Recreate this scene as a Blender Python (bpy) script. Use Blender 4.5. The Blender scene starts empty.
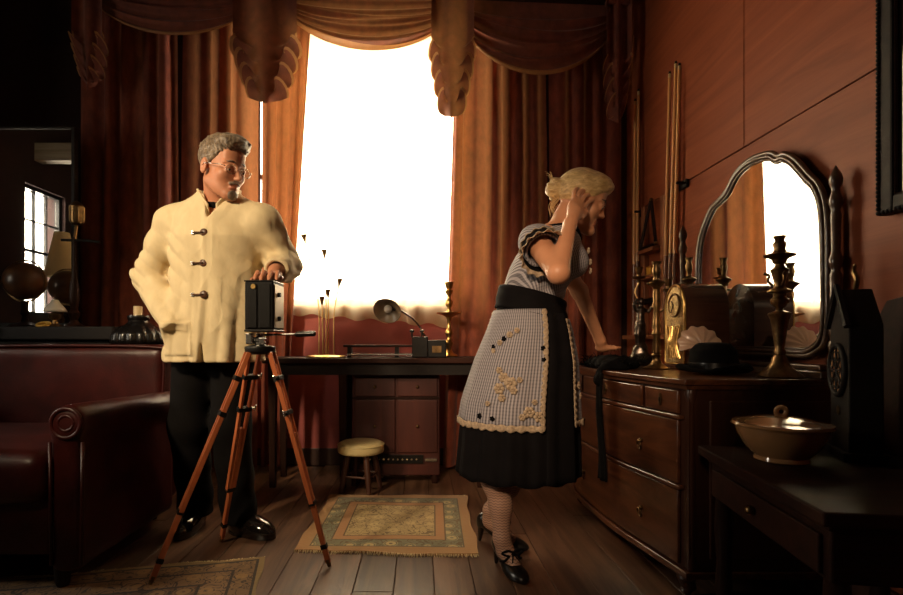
import bpy, bmesh, math, random
import numpy as np
from mathutils import Vector, Matrix

random.seed(7)
SC = bpy.context.scene
COL = SC.collection
PI = math.pi

# ------------------------------------------------------------------ camera
F, CX, CY, H = 520.0, 420.0, 340.0, 0.87          # focal length and vanishing point in pixels, eye height
def W(px, py, Y):                                  # pixel + depth (taken from what the thing touches) -> point
    return Vector(((px - CX) / F * Y, Y, H + (CY - py) / F * Y))

cam_data = bpy.data.cameras.new('camera')
cam_data.sensor_width = 36.0
cam_data.lens = 36.0 * F / 903.0
cam_data.shift_x = (451.5 - CX) / 903.0
cam_data.shift_y = (CY - 297.5) / 903.0
cam_data.clip_start = 0.02
cam = bpy.data.objects.new('camera', cam_data)
cam.location = (0, 0, H)
cam.rotation_euler = (PI / 2, 0, 0)
COL.objects.link(cam)
SC.camera = cam

# ------------------------------------------------------------------ sky, lamps, exposure
wd = bpy.data.worlds.new('sky'); SC.world = wd; wd.use_nodes = True
bg = wd.node_tree.nodes['Background']
bg.inputs['Color'].default_value = (1.0, 0.88, 0.70, 1)
bg.inputs['Strength'].default_value = 23.0

WIN_X0, WIN_X1, WIN_Z0, WIN_Z1, WALL_Y = -1.17, 0.36, 1.12, 2.93, 3.62
LW_Y0, LW_Y1, LW_Z0, LW_Z1, LWALL_X = 1.19, 1.71, 1.10, 2.27, -3.5

def area(name, loc, rot, sx, sy, energy=0, color=(1, 1, 1), portal=False):
    l = bpy.data.lights.new(name, 'AREA'); l.shape = 'RECTANGLE'; l.size = sx; l.size_y = sy
    l.energy = energy; l.color = color
    if portal: l.cycles.is_portal = True
    o = bpy.data.objects.new(name, l); o.location = loc; o.rotation_euler = rot; COL.objects.link(o)
    return o
area('window_portal', ((WIN_X0 + WIN_X1) / 2, WALL_Y + 0.11, (WIN_Z0 + WIN_Z1) / 2), (-PI / 2, 0, 0), WIN_X1 - WIN_X0, WIN_Z1 - WIN_Z0, 1, portal=True)
area('side_window_portal', (LWALL_X - 0.11, (LW_Y0 + LW_Y1) / 2, (LW_Z0 + LW_Z1) / 2), (0, -PI / 2, 0), LW_Z1 - LW_Z0, LW_Y1 - LW_Y0, 1, portal=True)

def spot(name, loc, target, energy, angle, blend, radius, color):
    l = bpy.data.lights.new(name, 'SPOT'); l.energy = energy; l.spot_size = math.radians(angle)
    l.spot_blend = blend; l.shadow_soft_size = radius; l.color = color
    o = bpy.data.objects.new(name, l); o.location = loc
    o.rotation_euler = (Vector(target) - Vector(loc)).to_track_quat('-Z', 'Y').to_euler()
    COL.objects.link(o)
    return o
# the photographer's two lamps, standing high behind the camera
spot('studio_lamp', (-1.95, 0.05, 2.25), (-1.02, 2.28, 1.2), 360, 50, 1.0, 0.14, (1.0, 0.77, 0.48))
spot('studio_lamp', (-0.75, -0.9, 2.0), (0.26, 2.0, 0.86), 330, 31, 1.0, 0.16, (1.0, 0.70, 0.44))

SC.view_settings.view_transform = 'Standard'
SC.view_settings.look = 'None'
SC.view_settings.gamma = 1.0
SC.view_settings.use_curve_mapping = False
SC.view_settings.exposure = 0.0
# ------------------------------------------------------------------ object helpers
def link(o, parent=None):
    COL.objects.link(o)
    if parent is not None: o.parent = parent
    return o

def tag(o, label=None, cat=None, group=None, kind=None):
    if label: o['label'] = label
    if cat: o['category'] = cat
    if group: o['group'] = group
    if kind: o['kind'] = kind
    return o

def thing(name, label, cat, loc=(0, 0, 0), rz=0.0, group=None):
    o = bpy.data.objects.new(name, None)
    o.empty_display_size = 0.05
    o.location = loc; o.rotation_euler = (0, 0, rz)
    link(o)
    return tag(o, label, cat, group)

def root_matrix(o):
    while o.parent is not None: o = o.parent
    return Matrix.Translation(o.location) @ o.rotation_euler.to_matrix().to_4x4()

class MB:
    """collects geometry for one mesh"""
    def __init__(s): s.v = []; s.f = []; s.uv = None; s.mi = None
    def add(s, vs, fs):
        n = len(s.v); s.v.extend([tuple(p) for p in vs]); s.f.extend([tuple(i + n for i in f) for f in fs]); return s
    def box(s, c, d, R=None):
        x, y, z = d[0] / 2, d[1] / 2, d[2] / 2
        vs = [Vector(p) for p in ((-x,-y,-z),(x,-y,-z),(x,y,-z),(-x,y,-z),(-x,-y,z),(x,-y,z),(x,y,z),(-x,y,z))]
        if R is not None: vs = [R @ p for p in vs]
        vs = [p + Vector(c) for p in vs]
        return s.add(vs, [(0,3,2,1),(4,5,6,7),(0,1,5,4),(1,2,6,5),(2,3,7,6),(3,0,4,7)])
    def bbox(s, lo, hi):
        return s.box([(a + b) / 2 for a, b in zip(lo, hi)], [b - a for a, b in zip(lo, hi)])
    def tube(s, pts, r, n=8, cap=True, flat=None):
        pts = [Vector(p) for p in pts]
        m = len(pts)
        rs = [r] * m if not hasattr(r, '__len__') else list(r)
        tang = []
        for i in range(m):
            t = pts[min(i + 1, m - 1)] - pts[max(i - 1, 0)]
            tang.append(t.normalized() if t.length > 1e-9 else Vector((0, 0, 1)))
        up = Vector((0, 0, 1)) if abs(tang[0].z) < .9 else Vector((1, 0, 0))
        nx = tang[0].cross(up).normalized()
        vs, fs = [], []
        for i in range(m):
            nx = (nx - tang[i] * nx.dot(tang[i]))
            nx = nx.normalized() if nx.length > 1e-6 else tang[i].orthogonal().normalized()
            ny = tang[i].cross(nx)
            for k in range(n):
                a = 2 * PI * k / n
                vs.append(pts[i] + nx * (math.cos(a) * rs[i]) + ny * (math.sin(a) * rs[i] * (flat or 1)))
        for i in range(m - 1):
            for k in range(n):
                k2 = (k + 1) % n
                fs.append((i*n + k, i*n + k2, (i+1)*n + k2, (i+1)*n + k))
        if cap: fs += [tuple(range(n - 1, -1, -1)), tuple((m-1)*n + k for k in range(n))]
        return s.add(vs, fs)
    def lathe(s, prof, c=(0, 0, 0), n=24, axis=None, close=True, sx=1, sy=1):
        """prof: (radius, height) list turned about the axis"""
        c = Vector(c)
        R = Vector((0, 0, 1)).rotation_difference(Vector(axis).normalized()).to_matrix() if axis is not None else Matrix.Identity(3)
        vs, fs = [], []
        for r, z in prof:
            r = max(r, 1e-5)
            for k in range(n):
                a = 2 * PI * k / n
                vs.append(c + R @ Vector((math.cos(a) * r * sx, math.sin(a) * r * sy, z)))
        for i in range(len(prof) - 1):
            for k in range(n):
                k2 = (k + 1) % n
                fs.append((i*n + k, i*n + k2, (i+1)*n + k2, (i+1)*n + k))
        if close: fs += [tuple(range(n - 1, -1, -1)), tuple((len(prof)-1)*n + k for k in range(n))]
        return s.add(vs, fs)
    def prism(s, poly, c, ex, ey, depth):
        """poly in the plane of ex, ey; thickness DEPTH along ex x ey"""
        c, ex, ey = Vector(c), Vector(ex), Vector(ey); ez = ex.cross(ey).normalized()
        n = len(poly)
        a = [c + ex * p[0] + ey * p[1] for p in poly]; b = [p + ez * depth for p in a]
        fs = [tuple(range(n - 1, -1, -1)), tuple(range(n, 2*n))]
        fs += [(i, (i+1) % n, n + (i+1) % n, n + i) for i in range(n)]
        return s.add(a + b, fs)
    def grid(s, fn, nu, nv, closed_u=False, uv=None):
        """fn(u, v) for u, v in 0..1"""
        us = nu if closed_u else nu + 1
        vs = [fn(i / nu, j / nv) for j in range(nv + 1) for i in range(us)]
        fs = [(j*us + i, j*us + (i+1) % us, (j+1)*us + (i+1) % us, (j+1)*us + i) for j in range(nv) for i in range(nu)]
        base = len(s.v)
        s.add(vs, fs)
        if uv:
            if s.uv is None: s.uv = {}
            for j in range(nv + 1):
                for i in range(us): s.uv[base + j*us + i] = uv(i / nu, j / nv)
        return s
    def ball(s, c, r, n=16, m=10):
        if not hasattr(r, '__len__'): r = (r, r, r)
        prof = [(math.sin(PI * j / m), -math.cos(PI * j / m)) for j in range(m + 1)]
        k = MB().lathe(prof, n=n)
        return s.add([(c[0] + p[0]*r[0], c[1] + p[1]*r[1], c[2] + p[2]*r[2]) for p in k.v], k.f)
    def torus(s, c, R, r, ex=(1, 0, 0), ey=(0, 1, 0), n=28, m=8, arc=(0, 2*PI)):
        ex, ey, c = Vector(ex), Vector(ey), Vector(c)
        full = abs(arc[1] - arc[0] - 2*PI) < 1e-6
        pts = [c + ex * (R * math.cos(arc[0] + (arc[1]-arc[0]) * i / n)) + ey * (R * math.sin(arc[0] + (arc[1]-arc[0]) * i / n)) for i in range(n + 1)]
        return s.tube(pts, r, m, cap=not full)
    def build(s, name, mat, parent=None, smooth=None, world=True, bevel=0, solid=0, sub=0):
        me = bpy.data.meshes.new(name)
        vs = s.v
        if world and parent is not None:
            M = root_matrix(parent).inverted()
            vs = [M @ Vector(p) for p in vs]
        me.from_pydata([tuple(p) for p in vs], [], s.f)
        if s.uv:
            ul = me.uv_layers.new(name='uv')
            for lp in me.loops: ul.data[lp.index].uv = s.uv.get(lp.vertex_index, (0, 0))
        for m_ in (mat if isinstance(mat, (list, tuple)) else [mat]): me.materials.append(m_)
        if s.mi is not None: me.polygons.foreach_set('material_index', s.mi)
        me.validate()
        bm = bmesh.new(); bm.from_mesh(me)
        bmesh.ops.recalc_face_normals(bm, faces=bm.faces)
        bm.to_mesh(me); bm.free()
        if smooth == 'all': me.polygons.foreach_set('use_smooth', [True] * len(me.polygons))
        elif smooth: me.set_sharp_from_angle(angle=math.radians(smooth)); me.polygons.foreach_set('use_smooth', [True] * len(me.polygons)); me.set_sharp_from_angle(angle=math.radians(smooth))
        o = bpy.data.objects.new(name, me)
        link(o, parent)
        if solid:
            m_ = o.modifiers.new('solid', 'SOLIDIFY'); m_.thickness = solid; m_.offset = 0
        if bevel:
            m_ = o.modifiers.new('bevel', 'BEVEL'); m_.width = bevel; m_.segments = 2; m_.limit_method = 'ANGLE'
        if sub:
            m_ = o.modifiers.new('sub', 'SUBSURF'); m_.levels = sub; m_.render_levels = sub
        return o

def copy_tree(o, parent=None):
    c = o.copy(); COL.objects.link(c); c.parent = parent
    for ch in list(o.children): copy_tree(ch, c)
    return c

def lerp(a, b, t): return a + (b - a) * t
def curve(pts, n=8):
    """Catmull-Rom through pts"""
    P = [Vector(p) for p in pts]; P = [P[0] * 2 - P[1]] + P + [P[-1] * 2 - P[-2]]
    out = []
    for i in range(1, len(P) - 2):
        for k in range(n):
            t = k / n; a, b, c, d = P[i-1], P[i], P[i+1], P[i+2]
            out.append(.5 * ((2*b) + (c-a)*t + (2*a-5*b+4*c-d)*t*t + (3*b-a-3*c+d)*t**3))
    out.append(P[-2]); return out
def interp(x, xs, ys):
    return float(np.interp(x, xs, ys))

# ------------------------------------------------------------------ materials
class NT:
    def __init__(s, name):
        s.m = bpy.data.materials.new(name); s.m.use_nodes = True
        s.t = s.m.node_tree; s.b = s.t.nodes['Principled BSDF']; s.out = s.t.nodes['Material Output']
    def n(s, typ, **kw):
        x = s.t.nodes.new('ShaderNode' + typ)
        for k, v in kw.items():
            if k.startswith('i_'): x.inputs[int(k[2:])].default_value = v
            else: setattr(x, k, v)
        return x
    def l(s, a, b): s.t.links.new(a, b)
    def math(s, op, a, b=None, c=None):
        x = s.n('Math', operation=op)
        for i, q in enumerate((a, b, c)):
            if q is None: continue
            if hasattr(q, 'is_output'): s.l(q, x.inputs[i])
            else: x.inputs[i].default_value = q
        return x.outputs[0]
    def ramp(s, fac, stops, const=False):
        x = s.n('ValToRGB'); r = x.color_ramp
        if const: r.interpolation = 'CONSTANT'
        while len(r.elements) < len(stops): r.elements.new(0.5)
        for e, (p, c) in zip(r.elements, stops): e.position = p; e.color = (*c, 1)
        s.l(fac, x.inputs[0]); return x.outputs[0]
    def mix(s, fac, a, b, mode='MIX'):
        x = s.n('Mix', data_type='RGBA', blend_type=mode)
        for i, q in ((0, fac), (6, a), (7, b)):
            if hasattr(q, 'is_output'): s.l(q, x.inputs[i])
            else: x.inputs[i].default_value = q if i == 0 else (*q, 1)
        return x.outputs[2]
    def coord(s, kind='Object', scale=(1, 1, 1), rot=(0, 0, 0), loc=(0, 0, 0)):
        tc = s.n('TexCoord'); mp = s.n('Mapping')
        mp.inputs['Scale'].default_value = scale; mp.inputs['Rotation'].default_value = rot; mp.inputs['Location'].default_value = loc
        s.l(tc.outputs[kind], mp.inputs['Vector']); return mp.outputs[0]
    def noise(s, vec, scale=5, detail=4, rough=.55, dist=0):
        x = s.n('TexNoise'); s.l(vec, x.inputs['Vector'])
        x.inputs['Scale'].default_value = scale; x.inputs['Detail'].default_value = detail
        x.inputs['Roughness'].default_value = rough; x.inputs['Distortion'].default_value = dist
        return x.outputs[0]
    def bump(s, h, strength=.3, dist=.002):
        x = s.n('Bump'); x.inputs['Strength'].default_value = strength; x.inputs['Distance'].default_value = dist
        s.l(h, x.inputs['Height']); s.l(x.outputs[0], s.b.inputs['Normal'])
    def set(s, **kw):
        for k, v in kw.items(): s.b.inputs[k.replace('_', ' ')].default_value = v

def col(c, k=1.0): return tuple(min(1, x * k) for x in c)

def mat(name, c, rough=.5, metal=0, var=.25, scale=6, bump=0, bscale=60, stretch=(1, 1, 1), coat=0, sheen=0, c2=None, spec=.5, translucent=0, bdist=.002, tcol=None):
    t = NT(name)
    v = t.coord(scale=stretch)
    f = t.noise(v, scale, 5)
    t.l(t.ramp(f, [(.3, col(c, 1 - var)), (.7, c2 or col(c, 1 + var))]), t.b.inputs['Base Color'])
    t.set(Roughness=rough, Metallic=metal)
    t.b.inputs['Coat Weight'].default_value = coat
    t.b.inputs['Sheen Weight'].default_value = sheen
    t.b.inputs['Specular IOR Level'].default_value = spec
    if bump: t.bump(t.noise(v, bscale, 4), bump, bdist)
    if translucent:
        tr = t.n('BsdfTranslucent'); tr.inputs[0].default_value = (*(tcol or col(c2 or c, 1.2)), 1)
        mx = t.n('MixShader'); mx.inputs[0].default_value = translucent
        t.l(t.b.outputs[0], mx.inputs[1]); t.l(tr.outputs[0], mx.inputs[2]); t.l(mx.outputs[0], t.out.inputs[0])
    return t.m

def wood(name, c, c2, rough=.4, grain='Z', scale=1.0, coat=.0, bump=.15, rand=True):
    t = NT(name)
    st = {'X': (1.2, 14, 14), 'Y': (14, 1.2, 14), 'Z': (14, 14, 1.2)}[grain]
    v = t.coord(scale=tuple(x * scale for x in st))
    f = t.noise(v, 2.2, 6, .6, 1.2)
    cc = t.ramp(f, [(.32, c), (.68, c2)])
    if rand:
        oi = t.n('ObjectInfo')
        k = t.math('MULTIPLY_ADD', oi.outputs['Random'], .5, .75)
        cc = t.mix(1.0, cc, (1, 1, 1), 'MULTIPLY')
        x = cc.node; cb = t.n('CombineColor')
        for i in range(3): t.l(k, cb.inputs[i])
        t.l(cb.outputs[0], x.inputs[7])
    t.l(cc, t.b.inputs['Base Color'])
    t.set(Roughness=rough); t.b.inputs['Coat Weight'].default_value = coat
    if bump: t.bump(f, bump, .0015)
    return t.m

# ------------------------------------------------------------------ signed-distance modelling (bodies, clothes, soft shapes)
def A(*p): return np.array(p, dtype=np.float32)
def sd_ell(P, c, r, R=None):
    q = P - A(*c)
    if R is not None: q = q @ np.array(R, dtype=np.float32)          # R columns: local axes in world
    r = A(*r)
    k0 = np.linalg.norm(q / r, axis=1); k1 = np.linalg.norm(q / (r * r), axis=1) + 1e-9
    return k0 * (k0 - 1) / k1
def sd_cap(P, a, b, ra, rb=None):
    a, b = A(*a), A(*b); rb = ra if rb is None else rb
    ba = b - a; q = P - a
    t = np.clip(q @ ba / (ba @ ba + 1e-12), 0, 1)
    return np.linalg.norm(q - t[:, None] * ba, axis=1) - (ra + (rb - ra) * t)
def sd_chain(P, pts, rs, k=.01):
    d = None
    for i in range(len(pts) - 1):
        e = sd_cap(P, pts[i], pts[i+1], rs[i], rs[i+1]); d = e if d is None else smin(d, e, k)
    return d
def sd_box(P, c, hx, R=None, r=.0):
    q = P - A(*c)
    if R is not None: q = q @ np.array(R, dtype=np.float32)
    q = np.abs(q) - (A(*hx) - r)
    return np.linalg.norm(np.maximum(q, 0), axis=1) + np.minimum(q.max(axis=1), 0) - r
def smin(a, b, k):
    h = np.clip(.5 + .5 * (b - a) / k, 0, 1); return b + (a - b) * h - k * h * (1 - h)
def smax(a, b, k): return -smin(-a, -b, k)
def sd_loft(P, zs, cx, cy, rx, ry, rot=None, p=2.0):
    """upright loft of ellipses: centre and radii by height"""
    z = P[:, 2]
    X = P[:, 0] - np.interp(z, zs, cx).astype(np.float32); Y = P[:, 1] - np.interp(z, zs, cy).astype(np.float32)
    if rot:
        c, s = math.cos(rot), math.sin(rot); X, Y = X * c + Y * s, -X * s + Y * c
    a = np.interp(z, zs, rx); b = np.interp(z, zs, ry)
    k = (np.abs(X / a) ** p + np.abs(Y / b) ** p) ** (1 / p)
    d = (k - 1) * np.minimum(a, b)
    return np.maximum(d, np.maximum(zs[0] - z, z - zs[-1])).astype(np.float32)
def wob(P, s, seed=0):
    """smooth pseudo-noise -1..1"""
    x, y, z = P[:, 0] * s + seed, P[:, 1] * s + seed * 1.7, P[:, 2] * s - seed
    return (np.sin(x + 1.3 * np.sin(y * 1.1 + z * .7)) + np.sin(1.3 * y - .8 * x + 1.1 * np.sin(z * 1.2)) + np.sin(1.1 * z + .6 * x + 1.2 * np.sin(x * .9 + y))) / 3

def sdf_mesh(f, lo, hi, h):
    """naive surface nets, evaluated only in blocks near the surface"""
    lo = np.array(lo, dtype=np.float32); hi = np.array(hi, dtype=np.float32)
    B = 8
    nb = np.ceil((hi - lo) / (h * B)).astype(int)
    N = nb * B + 1
    D = np.full(N, 1.0, dtype=np.float32)
    bc = np.stack(np.meshgrid(*[np.arange(k) for k in nb], indexing='ij'), -1).reshape(-1, 3)
    cen = lo + (bc + .5) * (B * h)
    dc = f(cen.astype(np.float32))
    near = np.abs(dc) < B * h * .5 * 1.7321 * 1.35 + .012
    blk = bc[near]
    # inside blocks far from the surface
    for b in bc[(~near) & (dc < 0)]: D[b[0]*B:b[0]*B+B+1, b[1]*B:b[1]*B+B+1, b[2]*B:b[2]*B+B+1] = -1
    off = np.stack(np.meshgrid(*[np.arange(B + 1)] * 3, indexing='ij'), -1).reshape(-1, 3)
    for i in range(0, len(blk), 400):
        idx = (blk[i:i+400, None, :] * B + off[None]).reshape(-1, 3)
        D[idx[:, 0], idx[:, 1], idx[:, 2]] = f((lo + idx * h).astype(np.float32))
    s = D < 0
    c = s[:-1,:-1,:-1].astype(np.int8)
    for dx, dy, dz in ((1,0,0),(0,1,0),(0,0,1),(1,1,0),(1,0,1),(0,1,1),(1,1,1)):
        c = c + s[dx:N[0]-1+dx, dy:N[1]-1+dy, dz:N[2]-1+dz]
    cells = np.argwhere((c > 0) & (c < 8))
    ids = np.full(np.array(N) - 1, -1, dtype=np.int64); ids[tuple(cells.T)] = np.arange(len(cells))
    acc = np.zeros((len(cells), 3)); cnt = np.zeros(len(cells))
    cor = [(0,0,0),(1,0,0),(0,1,0),(1,1,0),(0,0,1),(1,0,1),(0,1,1),(1,1,1)]
    val = np.stack([D[tuple((cells + np.array(q)).T)] for q in cor], 1)
    for a in range(8):
        for b in range(a + 1, 8):
            dq = np.array(cor[b]) - np.array(cor[a])
            if np.abs(dq).sum() != 1: continue
            m = (val[:, a] < 0) != (val[:, b] < 0)
            t = val[m, a] / (val[m, a] - val[m, b])
            acc[m] += np.array(cor[a]) + t[:, None] * dq; cnt[m] += 1
    V = lo + (cells + acc / cnt[:, None]) * h
    quads = []
    for ax in range(3):
        o1, o2 = [(1, 2), (2, 0), (0, 1)][ax]
        sl = [slice(None)] * 3; sl2 = [slice(None)] * 3
        sl[ax] = slice(0, -1); sl2[ax] = slice(1, None)
        e = np.argwhere(s[tuple(sl)] != s[tuple(sl2)])
        e = e[(e[:, o1] > 0) & (e[:, o2] > 0) & (e[:, o1] < N[o1]-1) & (e[:, o2] < N[o2]-1)]
        u1 = np.zeros(3, int); u1[o1] = 1; u2 = np.zeros(3, int); u2[o2] = 1
        q = np.stack([ids[tuple((e - d).T)] for d in (u1 + u2, u2, 0 * u1, u1)], 1)
        flip = ~s[tuple(e.T)]
        q[flip] = q[flip][:, ::-1]
        quads.append(q)
    Q = np.concatenate(quads); Q = Q[(Q >= 0).all(1)]
    return V, Q

def sdf_obj(name, f, lo, hi, h, mats, parent, paint=None, smooth_it=1):
    V, Q = sdf_mesh(f, lo, hi, h)
    if smooth_it:                                     # light Laplacian to take off the grid
        for _ in range(smooth_it):
            S = np.zeros_like(V); n = np.zeros(len(V))
            for a in range(4):
                i, j = Q[:, a], Q[:, (a + 1) % 4]
                np.add.at(S, i, V[j]); np.add.at(n, i, 1); np.add.at(S, j, V[i]); np.add.at(n, j, 1)
            V = V * .5 + S / np.maximum(n, 1)[:, None] * .5
    cenQ = V[Q].mean(1)
    M = np.array(root_matrix(parent).inverted()) if parent is not None else np.eye(4)
    VL = V @ M[:3, :3].T + M[:3, 3]
    me = bpy.data.meshes.new(name)
    me.vertices.add(len(VL)); me.vertices.foreach_set('co', VL.astype(np.float32).ravel())
    me.loops.add(len(Q) * 4); me.loops.foreach_set('vertex_index', Q.astype(np.int32).ravel())
    me.polygons.add(len(Q)); me.polygons.foreach_set('loop_start', np.arange(0, len(Q) * 4, 4, dtype=np.int32))
    me.polygons.foreach_set('loop_total', np.full(len(Q), 4, dtype=np.int32))
    me.polygons.foreach_set('use_smooth', np.ones(len(Q), dtype=bool))
    for m_ in (mats if isinstance(mats, (list, tuple)) else [mats]): me.materials.append(m_)
    if paint is not None: me.polygons.foreach_set('material_index', paint(cenQ).astype(np.int32))
    me.update(calc_edges=True); me.validate()
    o = bpy.data.objects.new(name, me)
    return link(o, parent)

def front_y(f, x, z, y0, y1, n=240):
    """first surface met going from y0 towards y1"""
    ys = np.linspace(y0, y1, n, dtype=np.float32)
    d = f(np.stack([np.full(n, x, np.float32), ys, np.full(n, z, np.float32)], 1))
    k = np.argmax(d < 0)
    return float(ys[k]) if (d < 0).any() else None
# ------------------------------------------------------------------ shared materials
M = {}
M['wall'] = mat('glow_red_wall', (.36, .075, .065), .6, var=.3, scale=3, bump=.25, bscale=25)  # wall red brightened to hold the window glow under the sill
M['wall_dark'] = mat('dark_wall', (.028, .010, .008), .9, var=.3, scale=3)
M['ply'] = wood('plywood', (.21, .050, .021), (.30, .080, .033), .5, 'Y', .5, bump=.10)
M['ply'].node_tree.nodes['Principled BSDF'].inputs['Specular IOR Level'].default_value = .2
M['plank'] = wood('floor_plank', (.070, .032, .018), (.19, .100, .058), .36, 'Y', .6, bump=.35)
M['subfloor'] = mat('subfloor', (.008, .005, .004), .9)
M['ceiling'] = wood('ceiling_board', (.03, .018, .012), (.06, .035, .022), .8, 'X', .5)
M['rafter'] = wood('rafter_wood', (.22, .19, .15), (.38, .34, .28), .7, 'X', .5)
M['trim'] = wood('trim_wood', (.03, .012, .008), (.06, .024, .014), .45, 'Z', .5)
M['curtain'] = mat('curtain_velvet', (.185, .036, .017), .85, var=.25, scale=22, stretch=(1, 1, .5), sheen=.15, c2=(.28, .062, .027), translucent=.14, tcol=(.42, .165, .060), bump=.5, bscale=45, bdist=.004)
M['swag'] = mat('swag_velvet', (.145, .032, .017), .8, var=.25, scale=14, sheen=.15, c2=(.22, .052, .025), translucent=.07, tcol=(.45, .20, .08))
M['lit_lining'] = mat('gold_lit_lining', (.34, .16, .06), .6, var=.2, scale=16, translucent=.3)  # gold cloth tone that also carries the window light on the edges
M['dark_wood'] = wood('dark_wood', (.014, .006, .004), (.032, .011, .007), .55, 'X', .6)
M['dark_wood_z'] = wood('dark_wood_upright', (.014, .006, .004), (.034, .013, .008), .42, 'Z', .6)
M['black_wood'] = wood('black_wood', (.006, .0035, .003), (.012, .007, .005), .6, 'X', .6, bump=.05)
M['black_wood'].node_tree.nodes['Principled BSDF'].inputs['Specular IOR Level'].default_value = .25
for k_ in ('dark_wood', 'dark_wood_z'): M[k_].node_tree.nodes['Principled BSDF'].inputs['Specular IOR Level'].default_value = .12
M['brass'] = mat('brass', (.62, .40, .14), .28, 1, var=.3, scale=14)
M['dark_brass'] = mat('tarnished_brass', (.22, .135, .06), .38, 1, var=.5, scale=22, bump=.2, bscale=80)
M['iron'] = mat('black_iron', (.012, .011, .010), .42, .6, var=.3, scale=20)
M['steel'] = mat('steel', (.55, .53, .50), .25, 1, var=.15, scale=20)
M['black'] = mat('black_lacquer', (.006, .005, .005), .25, var=.2)
M['mirror'] = mat('mirror_glass', (.86, .86, .84), .015, 1, var=.02)
M['leather'] = mat('oxblood_leather', (.032, .0032, .0026), .38, var=.35, scale=9, bump=.3, bscale=110, c2=(.052, .006, .0045), spec=.35)
M['cream'] = mat('cream_vinyl', (.62, .50, .25), .35, var=.15, scale=8)

def glass_mat(name, tint=(1, 1, 1), gloss=.08):
    t = NT(name)
    tr = t.n('BsdfTransparent'); tr.inputs[0].default_value = (*tint, 1)
    gl = t.n('BsdfGlossy'); gl.inputs['Roughness'].default_value = .02
    mx = t.n('MixShader'); mx.inputs[0].default_value = gloss
    t.l(tr.outputs[0], mx.inputs[1]); t.l(gl.outputs[0], mx.inputs[2]); t.l(mx.outputs[0], t.out.inputs[0])
    return t.m
M['glass'] = glass_mat('window_glass')

def sheer_mat():
    t = NT('sheer_cloth')
    tr = t.n('BsdfTransparent'); tr.inputs[0].default_value = (1, .97, .9, 1)
    tl = t.n('BsdfTranslucent'); tl.inputs[0].default_value = (.80, .68, .45, 1)
    df = t.n('BsdfDiffuse'); df.inputs[0].default_value = (.80, .66, .40, 1)
    a = t.n('MixShader'); a.inputs[0].default_value = .4
    t.l(tl.outputs[0], a.inputs[1]); t.l(df.outputs[0], a.inputs[2])
    b = t.n('MixShader')
    v = t.coord(scale=(1, 1, 1)); f = t.noise(v, 9, 3)
    t.l(t.math('MULTIPLY_ADD', f, .15, .66), b.inputs[0])
    t.l(tr.outputs[0], b.inputs[1]); t.l(a.outputs[0], b.inputs[2]); t.l(b.outputs[0], t.out.inputs[0])
    return t.m
M['sheer'] = sheer_mat()

# ------------------------------------------------------------------ the room
def struct(name, mb, m, parent=None, **kw):
    o = mb.build(name, m, parent, **kw)
    if parent is None: o['kind'] = 'structure'
    return o
RX, FY, CZ = 1.42, -1.7, 3.3            # right wall, wall behind the camera, ceiling

fl = struct('floor', MB().bbox((LWALL_X - .1, FY - .1, -.12), (RX + .1, WALL_Y + .1, -.022)), M['subfloor'])
pw = .142
n_cols = int((RX - LWALL_X) / pw) + 1
k = 0
for i in range(n_cols):
    x0 = LWALL_X + i * pw; x1 = min(x0 + pw, RX)
    if x1 - x0 < .02: continue
    y = FY - random.random() * 1.2
    while y < WALL_Y:
        L = random.uniform(1.5, 2.7); ya, yb = max(y, FY), min(y + L, WALL_Y)
        y += L
        if yb - ya < .05: continue
        m = MB(); g = .0009; dz = random.uniform(-.0012, .0)
        b = .0018
        xs, xe, ys, ye = x0 + g, x1 - g, ya + g, yb - g
        m.add([(xs, ys, -.022), (xe, ys, -.022), (xe, ye, -.022), (xs, ye, -.022),
               (xs, ys, dz - b), (xe, ys, dz - b), (xe, ye, dz - b), (xs, ye, dz - b),
               (xs + b, ys + b, dz), (xe - b, ys + b, dz), (xe - b, ye - b, dz), (xs + b, ye - b, dz)],
              [(0,1,5,4),(1,2,6,5),(2,3,7,6),(3,0,4,7),(4,5,9,8),(5,6,10,9),(6,7,11,10),(7,4,8,11),(8,9,10,11)])
        m.build('plank', M['plank'], fl)

def wall_with_hole(name, axis, pos, thick, a0, a1, z0, z1, h0, h1, hz0, hz1, m):
    b = MB()
    def put(p0, p1, q0, q1):
        if axis == 'Y': b.bbox((p0, pos, q0), (p1, pos + thick, q1))
        else: b.bbox((pos - thick, p0, q0), (pos, p1, q1))
    put(a0 - .15, h0, z0 - .1, z1 + .1); put(h1, a1 + .15, z0 - .1, z1 + .1); put(h0, h1, z0 - .1, hz0); put(h0, h1, hz1, z1 + .1)
    return struct(name, b, m)
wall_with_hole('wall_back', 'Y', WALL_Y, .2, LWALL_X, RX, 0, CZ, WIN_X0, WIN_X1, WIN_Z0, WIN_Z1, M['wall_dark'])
struct('trim_8', MB().bbox((WIN_X0 - .08, WALL_Y - .014, .12), (WIN_X1 + .08, WALL_Y, WIN_Z0 - .035)), M['wall'])  # added panel, the glow on the wall here is put into its red
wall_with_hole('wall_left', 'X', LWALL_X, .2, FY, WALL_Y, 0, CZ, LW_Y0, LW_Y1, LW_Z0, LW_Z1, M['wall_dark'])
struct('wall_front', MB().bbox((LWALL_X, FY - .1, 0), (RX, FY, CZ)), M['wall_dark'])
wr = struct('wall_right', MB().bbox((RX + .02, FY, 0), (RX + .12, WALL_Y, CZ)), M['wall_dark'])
for z0, z1, cuts in ((0, 1.715, (FY, .95, 3.39, WALL_Y)), (1.715, CZ, (FY, -.16, 2.28, WALL_Y))):
    for a, b in zip(cuts[:-1], cuts[1:]):
        g = .0025
        MB().bbox((RX, a + g, z0 + g), (RX + .02, b - g, z1 - g)).build('panel', M['ply'], wr, bevel=.002)
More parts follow.
